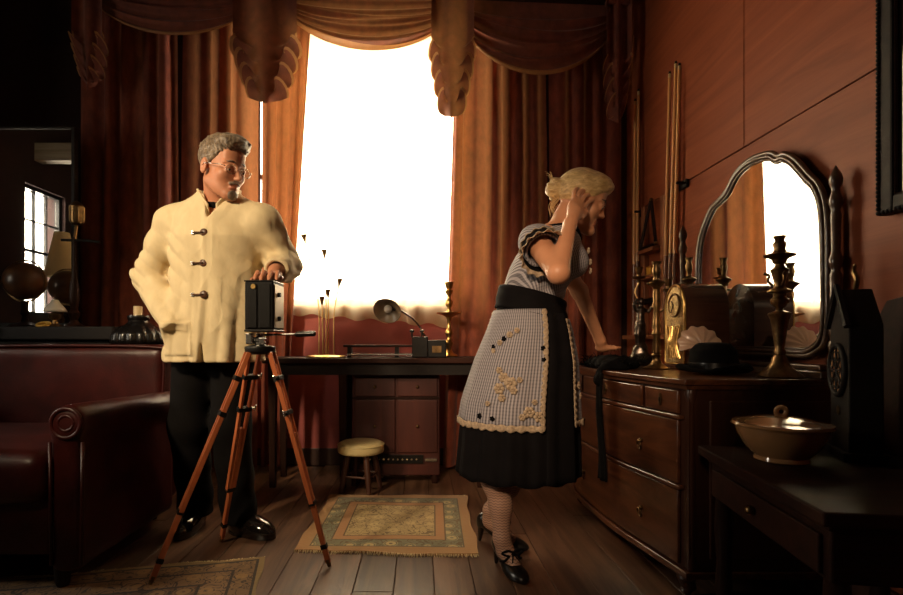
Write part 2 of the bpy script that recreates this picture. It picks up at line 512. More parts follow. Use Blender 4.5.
struct('ceiling', MB().bbox((LWALL_X, FY, CZ), (RX, WALL_Y, CZ + .1)), M['ceiling'])
for i, y in enumerate((1.55, 1.0, .45, -.1)):
    struct('trim_%d' % (i + 1), MB().bbox((LWALL_X, y - .05, 2.5), (RX, y + .05, 2.66)), M['rafter'])
struct('baseboard_back', MB().bbox((LWALL_X, WALL_Y - .018, 0), (RX, WALL_Y, .12)), M['trim'], bevel=.004)
struct('baseboard_right', MB().bbox((RX - .018, FY, 0), (RX, WALL_Y - .02, .12)), M['trim'], bevel=.004)
struct('trim_5', MB().bbox((RX - .05, WALL_Y - .05, 0), (RX, WALL_Y, CZ)), M['trim'])
for i, px in enumerate((377, 462)):
    x = W(px, 0, WALL_Y).x
    struct('trim_%d' % (6 + i), MB().bbox((x - .02, WALL_Y - .015, WIN_Z1), (x + .02, WALL_Y, CZ)), M['trim'])

# the big window behind the sheer curtain
w1 = tag(bpy.data.objects.new('window_1', None), kind='structure'); w1.location = (0, WALL_Y, WIN_Z0); link(w1)
yf = WALL_Y + .06
fr = MB()
for x in (WIN_X0 + .02, WIN_X1 - .02): fr.bbox((x - .02, yf, WIN_Z0), (x + .02, yf + .04, WIN_Z1))
for z in (WIN_Z0 + .02, WIN_Z1 - .02): fr.bbox((WIN_X0 + .04, yf, z - .02), (WIN_X1 - .04, yf + .04, z + .02))
fr.build('window_frame', M['trim'], w1)
xm, zm = (WIN_X0 + WIN_X1) / 2, (WIN_Z0 + WIN_Z1) / 2
MB().bbox((xm - .012, yf + .005, WIN_Z0 + .04), (xm + .012, yf + .035, WIN_Z1 - .04)).build('mullion', M['trim'], w1)
MB().bbox((WIN_X0 + .04, yf, zm - .015), (WIN_X1 - .04, yf + .035, zm + .015)).build('meeting_rail', M['trim'], w1)
for xa, xb in ((WIN_X0 + .04, xm - .012), (xm + .012, WIN_X1 - .04)):
    for za, zb in ((WIN_Z0 + .04, zm - .015), (zm + .015, WIN_Z1 - .04)):
        MB().bbox((xa, yf + .018, za), (xb, yf + .022, zb)).build('pane', M['glass'], w1)
MB().bbox((WIN_X0 - .05, WALL_Y - .05, WIN_Z0 - .035), (WIN_X1 + .05, WALL_Y + .06, WIN_Z0)).build('window_sill', M['wall'], w1, bevel=.005)

# the paned window in the left wall (seen in the standing mirror)
w2 = tag(bpy.data.objects.new('window_2', None), kind='structure'); w2.location = (LWALL_X, LW_Y0, LW_Z0); link(w2)
xf = LWALL_X - .09
fr = MB()
for y in (LW_Y0 + .015, LW_Y1 - .015): fr.bbox((xf, y - .015, LW_Z0), (xf + .05, y + .015, LW_Z1))
for z in (LW_Z0 + .015, LW_Z1 - .015): fr.bbox((xf, LW_Y0 + .03, z - .015), (xf + .05, LW_Y1 - .03, z + .015))
fr.build('window_frame', M['iron'], w2)
ys = np.linspace(LW_Y0 + .03, LW_Y1 - .03, 4); zs = np.linspace(LW_Z0 + .03, LW_Z1 - .03, 5)
for y in ys[1:3]: MB().bbox((xf + .01, y - .007, LW_Z0 + .03), (xf + .04, y + .007, LW_Z1 - .03)).build('muntin', M['iron'], w2)
for j, z in enumerate(zs[1:4]):
    t_ = .014 if j == 1 else .007
    MB().bbox((xf + .011, LW_Y0 + .03, z - t_), (xf + .039, LW_Y1 - .03, z + t_)).build('muntin', M['iron'], w2)
for a in range(3):
    for b in range(4):
        MB().bbox((xf + .02, ys[a] + .007, zs[b] + .007), (xf + .024, ys[a+1] - .007, zs[b+1] - .007)).build('pane', M['glass'], w2)

# ------------------------------------------------------------------ curtains
def curtain(label, top, bot, Y, z1, z0, folds, amp, seed, m, name='curtain', group='drapes at the window', hem=None, cat='curtain'):
    rnd = random.Random(seed)
    ph = [rnd.uniform(0, 6.28) for _ in range(6)]
    def fn(u, v):
        a, b = lerp(top[0], bot[0], v), lerp(top[1], bot[1], v)
        uu = u + .018 * math.sin(2*PI*u*2.3 + ph[0]) + .012 * math.sin(2*PI*v*.8 + ph[1] + 4*u) * (u*(1-u)*4)
        s = math.sin(2*PI*folds*uu + ph[2] + .5*math.sin(3*v + ph[3]))
        s = math.copysign(abs(s) ** .75, s)
        mod = .65 + .35 * math.sin(2*PI*folds*.37*u + ph[4])
        w = amp * mod * (.55 + .45 * v)
        x = lerp(a, b, u) + w * .25 * math.sin(4*PI*folds*uu + ph[5])
        zb = z0 if hem is None else z0 + hem(u)
        return (x, Y + w * s, lerp(z1, zb, v))
    o = MB().grid(fn, int(folds * 14), 28).build(name, m, smooth='all')
    return tag(o, label, cat, group)
def cx(px, Y=3.45): return (px - CX) / F * Y
curtain('leftmost dark rust-red velvet drape hanging beside the standing mirror', (cx(80), cx(176)), (cx(78), cx(178)), 3.45, 3.08, .03, 5, .045, 3, M['curtain'])
curtain('rust-red velvet drape hanging behind the man in the cream jacket', (cx(184), cx(259.5)), (cx(180), cx(258)), 3.45, 3.06, .03, 4, .042, 11, M['curtain'])
curtain('narrow inner rust drape glowing along the edge of the bright window', (cx(263), cx(312)), (cx(262), cx(284)), 3.47, 3.04, .03, 3, .035, 21, M['curtain'])
curtain('orange-lit velvet drape along the edge of the window behind the brass candlestick', (cx(456), cx(545)), (cx(442), cx(552)), 3.46, 3.02, .03, 5, .042, 31, M['curtain'])
curtain('rightmost rust velvet drape in the corner behind the woman', (cx(549), cx(622)), (cx(553), cx(624)), 3.45, 3.0, .03, 4, .045, 41, M['curtain'])
curtain('thin cream sheer curtain glowing in front of the bright window', (cx(268, 3.53), cx(468, 3.53)), (cx(276, 3.53), cx(462, 3.53)), 3.545, 3.02, .985, 8, .018, 51, M['sheer'],
        name='sheer_curtain', group=None, hem=lambda u: .07 - .10 * u + .012 * math.sin(u * 40))

# valance
def ztop(x): return 3.085 - .04 * (x + .6)
def swag(label, p0, p1, pmid, e0, e1, seed):
    Y = 3.36
    x0, x1 = cx(p0, Y), cx(p1, Y)
    zb = H + (CY - pmid) / F * Y
    rnd = random.Random(seed)
    fo = [(rnd.uniform(.05, .95), rnd.uniform(.018, .038), rnd.uniform(.022, .05), rnd.uniform(-.12, .12)) for _ in range(9)]
    def fn(u, v):
        x = lerp(x0, x1, u); zt = ztop(x)
        e = lerp(e0, e1, u)
        bell = (4 * u * (1 - u)) ** .8
        sag = (ztop((x0+x1)/2) - (e0+e1)/2 - zb)
        ve = v ** .85
        z = zt - ve * e - ve * sag * bell
        y = Y - .03 - .06 * bell * math.sin(v * PI * .55)
        for c, a, w, sl in fo:                         # irregular folds that gather towards the ends
            q = (v - c - sl * (u - .5)) / (w * (.7 + .5 * bell))
            y -= a * math.exp(-q * q) * (.4 + .6 * bell)
        y -= .012 * math.exp(-((v - .96) / .03) ** 2)
        return (x, y, z)
    o = MB().grid(fn, 40, 80)
    o.mi = [1 if k // 40 >= 75 else 0 for k in range(40 * 80)]  # bottom rows take the gold light on the hem as colour
    o = o.build('curtain_swag', [M['swag'], M['lit_lining']], smooth='all')
    return tag(o, label, 'valance', 'swagged window valance')
swag('draped rust swag at the upper left beside the dark wall', 96, 250, 43, .10, .14, 1)
swag('draped rust swag over the bright window with a gold-lit lower edge', 292, 438, 58, .16, .20, 2)
swag('draped rust swag over the drapes behind the woman', 466, 612, 82, .22, .16, 3)

def jabot(label, pl, pc, pr, lmin_y, lmax_y, seed):
    Y = 3.30
    root = thing('curtain_jabot', label, 'valance', (cx(pc, Y), Y, H + (CY - lmax_y) / F * Y), group='folded jabots of the valance')
    xc = cx(pc, Y)
    zt = ztop(xc) - .012
    zmin = H + (CY - lmin_y) / F * Y; zmax = H + (CY - lmax_y) / F * Y
    nt = 4
    for sd in (1, -1):
        w = abs(cx(pr if sd > 0 else pl, Y) - xc)
        v0 = (zt - zmin) / (zt - zmax) * .92
        def fn(u, v):
            k = max(0.0, (v - v0) / (1 - v0))                   # 0 where the ruffles start, 1 at the point
            ph = 2 * PI * (nt * k) + seed
            amp = min(1, k * 5) * u * u
            wid = w * (1 - .55 * k ** 1.3)
            x = u * wid + amp * .22 * w * math.sin(ph)
            z = lerp(zt, zmax + .085 * u, v) + amp * .034 * math.cos(ph)
            y = Y - .035 - .022 * math.cos(PI * u * 1.6) - amp * .06 * math.cos(ph + .6) - .02 * u * (1 - k)
            return (xc + sd * x, y, z)
        g = MB().grid(fn, 14, 90)
        g.mi = [1 if (i % 14) >= 13 and (i // 14) / 90 > v0 * .97 else 0 for i in range(14 * 90)]  # outermost column holds the gold light of the ruffles as colour
        g.build('pleat_cascade', [M['swag'], M['lit_lining']], root, smooth='all')
    MB().bbox((cx(pl, Y) + .004, Y - .055, zt - .03), (cx(pr, Y) - .004, Y - .012, zt + .004)).build('heading', M['swag'], root, bevel=.01)
    return root
jabot('dark folded jabot hanging at the far left end of the valance', 78, 93, 108, 50, 95, 1)
jabot('folded jabot with gold-lit ruffled edge above the man', 236, 268, 299, 50, 108, 2)
jabot('folded jabot with ruffled edges at the right of the bright window', 431, 451, 473, 52, 122, 3)
jabot('dark folded jabot at the right end of the valance near the pool cues', 603, 615, 628, 70, 128, 4)
# pelmet board that carries the valance
pa, pc_ = cx(80, 3.4), cx(626, 3.4)
pb = MB()
pb.add([(x, y, 3.105 - .04 * (x + .6) + dz) for dz in (0, .03) for x, y in ((pa, 3.28), (pc_, 3.28), (pc_, 3.60), (pa, 3.60))],
       [(0,3,2,1),(4,5,6,7),(0,1,5,4),(1,2,6,5),(2,3,7,6),(3,0,4,7)])
tag(pb.build('pelmet_board', M['dark_wood']), 'long wooden pelmet board along the top of the valance', 'pelmet')
# ------------------------------------------------------------------ rugs
def rug_mat(name, w, h, bands, field, motif, motif2, scale):
    """bands: list of (distance from the edge, colour)"""
    t = NT(name)
    tc = t.n('TexCoord'); sx = t.n('SeparateXYZ'); t.l(tc.outputs['Object'], sx.inputs[0])
    ax = t.math('SUBTRACT', w / 2, t.math('ABSOLUTE', sx.outputs[0])); ay = t.math('SUBTRACT', h / 2, t.math('ABSOLUTE', sx.outputs[1]))
    d = t.math('MINIMUM', ax, ay)
    D = max(b[0] for b in bands) + .05
    base = t.ramp(t.math('DIVIDE', d, D), [(b[0] / D, b[1]) for b in bands], const=True)
    mp = t.n('Mapping'); t.l(tc.outputs['Object'], mp.inputs[0])
    ns = t.noise(mp.outputs[0], scale, 1.0, .5, 1.2)
    vine = t.ramp(ns, [(0, (0,)*3), (.44, (1,)*3), (.50, (0,)*3), (.62, (1,)*3), (.66, (0,)*3)], const=True)
    vo = t.n('TexVoronoi', feature='F1'); vo.inputs['Scale'].default_value = scale * .62; vo.inputs['Randomness'].default_value = .45
    t.l(mp.outputs[0], vo.inputs['Vector'])
    m2 = t.ramp(vo.outputs['Distance'], [(0, (0,)*3), (.10, (1,)*3), (.26, (0,)*3), (.33, (.6,)*3), (.37, (0,)*3)], const=True)
    c = t.mix(t.math('MULTIPLY', vine, .85), base, motif)
    c = t.mix(t.math('MULTIPLY', m2, .8), c, motif2)
    plain = t.ramp(t.math('DIVIDE', d, D), [(b[0] / D, (b[2],) * 3) for b in bands], const=True)
    c = t.mix(plain, base, c)
    f = t.noise(mp.outputs[0], 70, 3); g = t.noise(mp.outputs[0], 5, 4)
    c = t.mix(t.ramp(g, [(.3, (.0, .0, .0)), (.8, (.22, .22, .22))]), c, field)
    t.l(c, t.b.inputs['Base Color']); t.set(Roughness=.95); t.b.inputs['Sheen Weight'].default_value = .15
    t.bump(f, .6, .003)
    return t.m

def rug(label, loc, rz, w, h, m, mf, seed, group='rugs on the plank floor'):
    root = thing('rug', label, 'rug', (loc[0], loc[1], 0), rz, group)
    rnd = random.Random(seed)
    def edge(a): return .006 * math.sin(9*a + seed) + .004 * math.sin(23*a)
    def fn(u, v):
        x = (u - .5) * w; y = (v - .5) * h
        x += edge(y) * (2*u - 1); y += edge(x + 3) * (2*v - 1) + .012 * math.sin(5*x + seed) * (1 - v)
        z = .010 + .0025 * math.sin(11*x + seed) * math.sin(9*y)
        return (x, y, z)
    top = MB().grid(fn, 30, 30); nt = len(top.v)
    skirt_idx = [i for i in range(31)] + [31*j + 30 for j in range(1, 31)] + [31*30 + i for i in range(29, -1, -1)] + [31*j for j in range(29, 0, -1)]
    base = len(top.v)
    for i in skirt_idx: x, y, z = top.v[i]; top.v.append((x, y, .0015))
    n = len(skirt_idx)
    for i in range(n): top.f.append((skirt_idx[i], skirt_idx[(i+1) % n], base + (i+1) % n, base + i))
    top.f.append(tuple(base + i for i in range(n)))
    top.build('pile', m, root, world=False, smooth=40)
    for sgn in (-1, 1):
        fr_ = MB()
        for i in range(int(w / .006)):
            x = -w/2 + .003 + i * .006 + rnd.uniform(-.002, .002)
            y0 = sgn * h / 2 + edge(x + 3) * sgn + (.012 * math.sin(5*x + seed) if sgn < 0 else 0)
            L = rnd.uniform(.008, .022); dx = rnd.uniform(-.006, .006)
            fr_.tube([(x, y0 - sgn * .004, .009), (x + dx*.4, y0 + sgn * L * .5, .006), (x + dx, y0 + sgn * L, .0025)], [.0016, .0016, .0012], 4)
        o = fr_.build('fringe', mf, root, world=False); o['kind'] = 'stuff'
    return root
M['fringe'] = mat('rug_fringe', (.72, .58, .34), .9, var=.25, scale=40)
M['rug1'] = rug_mat('faded_rug', .75, .77, [(0, (.40, .21, .085), 0), (.050, (.10, .08, .05), 0), (.056, (.19, .19, .12), 1), (.125, (.10, .06, .03), 0), (.131, (.44, .21, .09), 0), (.170, (.10, .07, .035), 0), (.176, (.46, .33, .15), 1)], (.50, .37, .18), (.11, .065, .028), (.60, .45, .21), 19)
M['rug2'] = rug_mat('dark_rug', 1.3, .92, [(0, (.30, .20, .08), 0), (.02, (.03, .02, .015), 0), (.03, (.22, .12, .05), 1), (.10, (.03, .015, .01), 0), (.11, (.26, .14, .06), 1), (.20, (.03, .015, .01), 0), (.21, (.15, .07, .03), 1), (.27, (.035, .016, .011), 1)], (.10, .05, .025), (.016, .009, .007), (.36, .20, .07), 17)
rug('faded ochre and olive patterned rug in front of the cream stool', (-.13, 2.50), math.radians(-1.5), .75, .77, M['rug1'], M['fringe'], 4)
rug('dark red and brown patterned rug with pale fringe at the bottom left', (-1.155, 1.481), math.radians(12), 1.3, .92, M['rug2'], M['fringe'], 9)

# ------------------------------------------------------------------ long table under the window
TT = .765
tb = thing('long_table', 'long dark wooden table standing under the bright window', 'table', (-.27, 3.2, 0))
MB().bbox((-.92, 3.02, TT - .032), (.40, 3.37, TT)).build('tabletop', M['dark_wood'], tb, bevel=.006)
MB().bbox((-.88, 3.05, TT - .10), (.37, 3.065, TT - .032)).build('apron', M['black_wood'], tb)
MB().bbox((-.88, 3.33, TT - .10), (.37, 3.345, TT - .032)).build('apron', M['black_wood'], tb)
for x in (-.87, -.455, .355):
    for y in (3.075, 3.32):
        MB().add([(x-a, y-a, z) for z, a in ((TT-.032, .024),)] + [(x+.024, y-.024, TT-.032), (x+.024, y+.024, TT-.032), (x-.024, y+.024, TT-.032)] +
                 [(x-.017, y-.017, 0), (x+.017, y-.017, 0), (x+.017, y+.017, 0), (x-.017, y+.017, 0)],
                 [(0,1,2,3),(4,7,6,5),(0,4,5,1),(1,5,6,2),(2,6,7,3),(3,7,4,0)]).build('leg', M['dark_wood_z'], tb, bevel=.003)
M['red_chest'] = wood('red_chest', (.045, .010, .008), (.075, .018, .012), .38, 'Z', .6, rand=False)
ch = thing('low_chest', 'dark red wooden chest pushed under the long table', 'chest', (-.15, 3.22, 0))
MB().bbox((-.41, 3.15, .05), (.12, 3.31, .66)).build('body', M['red_chest'], ch, bevel=.006)
for z0, z1 in ((.53, .645), (.19, .51)):
    for x0, x1 in ((-.395, -.15), (-.135, .105)):
        d = MB().bbox((x0, 3.136, z0), (x1, 3.15, z1)).build('door' if z1 < .6 else 'drawer', M['red_chest'], ch, bevel=.004)
        MB().ball(((x0+x1)/2, 3.13, (z0+z1)/2), .010).build('knob', M['dark_brass'], d, smooth='all')
MB().bbox((-.41, 3.135, .515), (.12, 3.149, .525)).build('rail', M['dark_wood'], ch)
for i in range(12):
    MB().lathe([(.0001, 0), (.006, 0), (.006, .003)], (-.33 + .028*i, 3.137, .15), 8, axis=(0, -1, 0)).build('vent_stud', M['steel'], ch)
MB().bbox((-.36, 3.137, .125), (.02, 3.15, .175)).build('vent_strip', M['iron'], ch)
MB().bbox((.03, 3.13, .14), (.10, 3.15, .155)).build('latch_bar', M['steel'], ch)
for x in (-.38, .09):
    for y in (3.17, 3.29): MB().lathe([(.018, 0), (.024, .025), (.02, .05)], (x, y, 0), 10).build('foot', M['dark_wood'], ch, smooth=40)

# spray of brass rods on a round base
rs = thing('rod_sculpture', 'spray of thin brass rods with funnel tips on a round base on the table', 'ornament', (cx(326, 3.16), 3.16, TT))
bx_ = cx(326, 3.16)
MB().lathe([(.0001, 0), (.118, 0), (.120, .006), (.112, .012), (.03, .016), (.0001, .016)], (bx_, 3.16, TT), 36).build('base', M['brass'], rs, smooth=40)
for (p0, pm, p1) in (((319, 349), (318, 300), (305, 241)), ((323, 350), (322.5, 325), (322, 303)), ((326, 349), (326, 300), (324.5, 256)), ((334, 349), (334, 315), (339, 285)), ((328, 351), (328.5, 320), (328, 296))):
    Y = 3.16 + random.uniform(-.02, .02)
    a, m_, b = (W(*q, Y) for q in (p0, pm, p1)); a.z = TT + .012
    r_ = MB().tube(curve([a, m_, b], 8), .0035, 8).build('rod', M['brass'], rs, smooth=40)
    d = (b - m_).normalized()
    MB().lathe([(.004, -.012), (.007, 0), (.018, .038), (.016, .039), (.005, .006)], b, 14, axis=d).build('funnel_tip', M['dark_brass'], r_, smooth=40)
# flat apparatus with a long bar
ap = thing('bench_scale', 'dark metal bench apparatus with a long flat bar on the table', 'apparatus', (cx(395, 3.14), 3.14, TT))
MB().bbox((cx(348, 3.14), 3.08, TT + .012), (cx(413, 3.14), 3.2, TT + .024)).build('bed', M['steel'], ap, bevel=.003)
MB().bbox((cx(344, 3.14), 3.10, TT + .062), (cx(418, 3.14), 3.18, TT + .076)).build('long_bar', M['dark_wood'], ap, bevel=.003)
for px in (350, 397): MB().bbox((cx(px-2, 3.14), 3.11, TT), (cx(px+2, 3.14), 3.17, TT + .062)).build('support', M['iron'], ap)
MB().bbox((cx(412, 3.14), 3.09, TT), (cx(428, 3.14), 3.2, TT + .125)).build('housing', M['iron'], ap, bevel=.006)
MB().bbox((cx(428, 3.14), 3.09, TT), (cx(446, 3.14), 3.2, TT + .105)).build('gear_box', M['iron'], ap, bevel=.006)
MB().bbox((cx(432, 3.14), 3.086, TT + .03), (cx(441, 3.14), 3.09, TT + .07)).build('dial_plate', M['dark_brass'], ap)
for px in (412, 422):
    MB().lathe([(.006, 0), (.006, .03), (.014, .032), (.014, .044), (.004, .05)], (cx(px, 3.14), 3.13, TT + .12), 12).build('clamp_screw', M['iron'], ap, smooth=40)
# gooseneck lamp standing behind it
gl = thing('gooseneck_lamp', 'small gooseneck desk lamp with a round open shade on the table', 'lamp', (cx(424, 3.24), 3.26, TT))
MB().lathe([(.0001, 0), (.05, 0), (.05, .01), (.02, .02), (.012, .03), (.012, .06)], (cx(426, 3.26), 3.26, TT), 20).build('base', M['iron'], gl, smooth=40)
neck = curve([(cx(426, 3.26), 3.26, TT + .05), W(427, 342, 3.25), W(421, 329, 3.2), W(413, 319, 3.13), W(402, 311.5, 3.08), W(396, 310, 3.06)], 8)
MB().tube(neck, .006, 10).build('gooseneck', M['steel'], gl, smooth=40)
M['lamp_shade'] = mat('grey_enamel', (.26, .20, .14), .3, var=.15)
hd = W(388, 309, 3.04); ax = Vector((-.18, -.80, -.57))
shd = MB().lathe([(.016, -.040), (.022, -.034), (.045, -.020), (.070, .002), (.084, .022), (.0815, .022), (.067, .004), (.042, -.016), (.012, -.030)], hd, 30, axis=ax).build('shade', M['lamp_shade'], gl, smooth=50)
M['bulb'] = mat('frosted_bulb', (.75, .72, .66), .3, var=.05)
MB().ball(hd + ax.normalized() * .0, (.024, .024, .024)).build('bulb', M['bulb'], shd, smooth='all')
MB().tube([neck[-1], hd - ax.normalized() * .03], .011, 10).build('socket', M['iron'], gl, smooth=40)
# brass candlestick at the end of the table
prof = [(0, .055), (.006, .058), (.014, .05), (.022, .03), (.04, .018), (.06, .016), (.075, .026), (.09, .028), (.10, .018), (.125, .014), (.14, .022), (.155, .026), (.17, .016), (.20, .011), (.235, .013), (.25, .022), (.262, .045), (.272, .078), (.277, .080), (.280, .040), (.285, .016), (.305, .012), (.325, .022), (.345, .026), (.36, .014), (.385, .012), (.40, .022), (.415, .026), (.425, .014), (.435, .022), (.455, .027), (.468, .030), (.470, .024), (.445, .012)]
CSY = 3.27
cs = thing('brass_candlestick', 'tall brass candlestick with a wide drip pan on the end of the table', 'candlestick', (cx(449, CSY), CSY, TT), group='candlesticks')
c_ = (cx(449, CSY), CSY, TT)
MB().lathe([(r, z) for z, r in prof if z <= .25], c_, 24).build('stem', M['brass'], cs, smooth=50)
MB().lathe([(r, z) for z, r in prof if .25 <= z <= .285], c_, 28).build('drip_pan', M['brass'], cs, smooth=50)
MB().lathe([(r, z) for z, r in prof if z >= .285], c_, 24).build('candle_cup', M['brass'], cs, smooth=50)

# ------------------------------------------------------------------ stool
st = thing('footstool', 'small round footstool with cream vinyl seat behind the faded rug', 'stool', (W(361, 440, 3.0).x, 3.0, 0))
sx_ = W(361, 440, 3.0).x
MB().lathe([(.0001, .222), (.118, .222), (.130, .228), (.133, .24), (.133, .262), (.128, .277), (.11, .286), (.06, .291), (.0001, .293)], (sx_, 3.0, 0), 40).build('seat', M['cream'], st, smooth=50)
MB().torus((sx_, 3.0, .270), .1315, .004, n=40).build('seat_piping', M['cream'], st, smooth='all')
M['stool_wood'] = wood('stool_wood', (.045, .016, .010), (.09, .035, .02), .4, 'Z', .6)
legs = [(math.cos(a), math.sin(a)) for a in (math.radians(q) for q in (-62, 28, 118, 208))]
for cx_, sy_ in legs:
    MB().tube([(sx_ + .075*cx_, 3.0 + .075*sy_, .225), (sx_ + .10*cx_, 3.0 + .10*sy_, .12), (sx_ + .122*cx_, 3.0 + .122*sy_, 0)], [.017, .018, .013], 10).build('leg', M['stool_wood'], st, smooth=50)
for i in (0, 1, 2, 3):
    a, b = legs[i], legs[(i + 1) % 4]
    MB().tube([(sx_ + .105*a[0], 3.0 + .105*a[1], .095), (sx_ + .105*b[0], 3.0 + .105*b[1], .095)], .007, 8).build('rung', M['stool_wood'], st, smooth=50)

# ------------------------------------------------------------------ armchair
ac = thing('armchair', 'oxblood leather armchair with rolled arms at the left', 'armchair', (-1.68, 2.15, 0))
x0, x1 = -2.16, -1.195
def f_back(P):
    d = sd_box(P, (-1.68, 2.52, .47), (.482, .085, .378), r=.05)
    return d + .004 * wob(P, 14)
sdf_obj('backrest', f_back, (-2.25, 2.38, .04), (-1.1, 2.66, .92), .014, M['leather'], ac)
for xs in (-1.21, -2.145):
    def f_arm(P, xs=xs):
        sgn = 1 if xs > -1.6 else -1
        d = sd_cap(P, (xs, 1.80, .585), (xs + .01 * sgn, 2.46, .56), .062, .066)
        d2 = sd_box(P, (xs - .012 * sgn, 2.13, .33), (.052, .35, .26), r=.03)
        d = smin(d, d2, .03)
        return smax(d, 1.775 - P[:, 1], .02) + .0025 * wob(P, 22)
    ar = sdf_obj('armrest', f_arm, (xs - .12, 1.70, .05), (xs + .12, 2.60, .70), .0125, M['leather'], ac)
    sc = MB()
    sc.torus((xs, 1.777, .585), .050, .008, ex=(1, 0, 0), ey=(0, 0, 1), n=28, m=8)
    sc.torus((xs, 1.777, .585), .026, .006, ex=(1, 0, 0), ey=(0, 0, 1), n=20, m=8)
    sc.build('arm_scroll', M['leather'], ar, smooth='all')
    pp = MB()
    for s_ in (-1, 1): pp.tube([(xs + s_*.056, 1.778, .52), (xs + s_*.052, 1.78, .10)], .006, 6)
    pp.build('piping', M['leather'], ar, smooth='all')
def f_seat(P):
    d = sd_box(P, (-1.68, 2.08, .40), (.405, .335, .085), r=.05)
    return d - .012 * np.cos((P[:, 0] + 1.68) * 3) + .003 * wob(P, 15, 2)
sdf_obj('seat_cushion', f_seat, (-2.12, 1.68, .26), (-1.24, 2.46, .54), .014, M['leather'], ac)
MB().bbox((-2.09, 1.80, .12), (-1.27, 2.44, .33)).build('seat_base', M['leather'], ac, bevel=.02)
for x, y in ((-2.11, 1.82), (-1.25, 1.82), (-2.11, 2.53), (-1.30, 2.53)):
    MB().lathe([(.018, 0.012 if y < 2 else 0), (.022, .02), (.030, .10), (.030, .13)], (x, y, 0), 12).build('leg', M['black_wood'], ac, smooth=40)
MB().tube(curve([(-2.15, 2.438, .30), (-2.15, 2.438, .79), (-2.09, 2.44, .838), (-1.28, 2.44, .838), (-1.205, 2.438, .79), (-1.205, 2.438, .60)], 8), .007, 8).build('back_piping', M['leather'], ac, smooth='all')

# ------------------------------------------------------------------ sideboard with standing mirror behind the armchair
CT = .945
sb = thing('sideboard', 'black wooden sideboard behind the armchair', 'sideboard', (-2.2, 3.1, 0))
MB().bbox((-2.75, 2.86, CT - .075), (-1.69, 3.36, CT)).build('top', M['black_wood'], sb, bevel=.008)
MB().bbox((-2.72, 2.90, .08), (-1.73, 3.34, CT - .075)).build('body', M['black_wood'], sb, bevel=.006)
for a, b in ((-2.70, -2.23), (-2.21, -1.75)):
    d = MB().bbox((a, 2.882, .11), (b, 2.90, CT - .10)).build('door', M['dark_wood_z'], sb, bevel=.004)
    MB().ball(((a if a > -2.3 else b) * .9 + (a + b) / 2 * .1, 2.872, .55), .014).build('knob', M['dark_brass'], d, smooth='all')
for x in (-2.68, -1.77):
    for y in (2.94, 3.30): MB().lathe([(.02, 0), (.03, .04), (.028, .08)], (x, y, 0), 12).build('foot', M['black_wood'], sb, smooth=40)
YM = 3.16
mr = thing('standing_mirror', 'tall rectangular mirror standing on the black sideboard reflecting a paned window', 'mirror', (-2.3, YM, CT))
mx0, mx1 = cx(-22, YM), cx(72.5, YM)
mz1 = H + (CY - 129) / F * YM
MB().bbox((mx0, YM, CT + .03), (mx1, YM + .012, mz1)).build('mirror_glass', M['mirror'], mr)
fr = MB()
for x in (mx0 - .012, mx1 + .007): fr.bbox((x - .009, YM - .008, CT), (x + .009, YM + .03, mz1 + .012))
fr.bbox((mx0 - .003, YM - .008, CT), (mx1 - .002, YM + .03, CT + .03)); fr.bbox((mx0 - .003, YM - .008, mz1), (mx1 - .002, YM + .03, mz1 + .012))
fr.build('frame', M['black_wood'], mr)
MB().bbox((mx0 - .01, YM + .014, CT + .03), (mx1, YM + .028, mz1)).build('backing', M['black_wood'], mr)
# globe
gx = cx(25, 2.98)
gb = thing('globe', 'dark brown globe on a turned stand in front of the standing mirror', 'globe', (gx, 2.98, CT))
M['globe'] = mat('globe_print', (.11, .045, .02), .3, var=.6, scale=5, c2=(.19, .085, .04))
gz = H + (CY - 281) / F * 2.98
MB().ball((gx, 2.98, gz), .107, 32, 20).build('sphere', M['globe'], gb, smooth='all')
MB().torus((gx, 2.98, gz), .118, .005, ex=(.92, 0, .39), ey=(-.39, 0, .92), n=40).build('meridian_ring', M['dark_brass'], gb, smooth='all')
MB().lathe([(.0001, 0), (.075, 0), (.078, .008), (.05, .018), (.02, .03), (.014, .06), (.024, .08), (.018, .10), (.02, gz - CT - .118)], (gx, 2.98, CT), 24).build('stand', M['dark_wood_z'], gb, smooth=40)
# brass lantern lamp with a side arm
lx = cx(77, 3.0)
lt = thing('lantern_stand', 'brass lantern on a turned stand with a side arm beside the standing mirror', 'lamp', (lx, 3.0, CT))
MB().lathe([(.0001, 0), (.05, 0), (.052, .008), (.03, .02), (.018, .04), (.026, .06), (.03, .08), (.016, .10), (.022, .13), (.028, .17), (.024, .24), (.014, .28), (.010, .34), (.009, .52)], (lx - .015, 3.0, CT), 18).build('post', M['dark_wood_z'], lt, smooth=40)
za = H + (CY - 240) / F * 3.0
MB().tube([(lx - .09, 3.0, za), (lx + .06, 3.0, za - .004), (lx + .13, 3.0, za - .012)], .008, 8).build('arm', M['iron'], lt, smooth=40)
zl = H + (CY - 226) / F * 3.0
ln = MB().lathe([(.0001, 0), (.018, .004), (.032, .015), (.036, .03), (.036, .10), (.038, .11), (.025, .13), (.008, .142), (.0001, .146)], (lx, 3.0, zl), 16).build('lantern', M['dark_brass'], lt, smooth=30)
for a in range(8):
    q = a * PI / 4
    MB().tube([(lx + .037*math.cos(q), 3.0 + .037*math.sin(q), zl + .025), (lx + .037*math.cos(q), 3.0 + .037*math.sin(q), zl + .11)], .0024, 5).build('lantern_bar', M['dark_brass'], ln)
MB().tube([(lx - .015, 3.0, CT + .5), (lx, 3.0, zl + .01)], .008, 8).build('bracket', M['dark_brass'], lt, smooth=40)
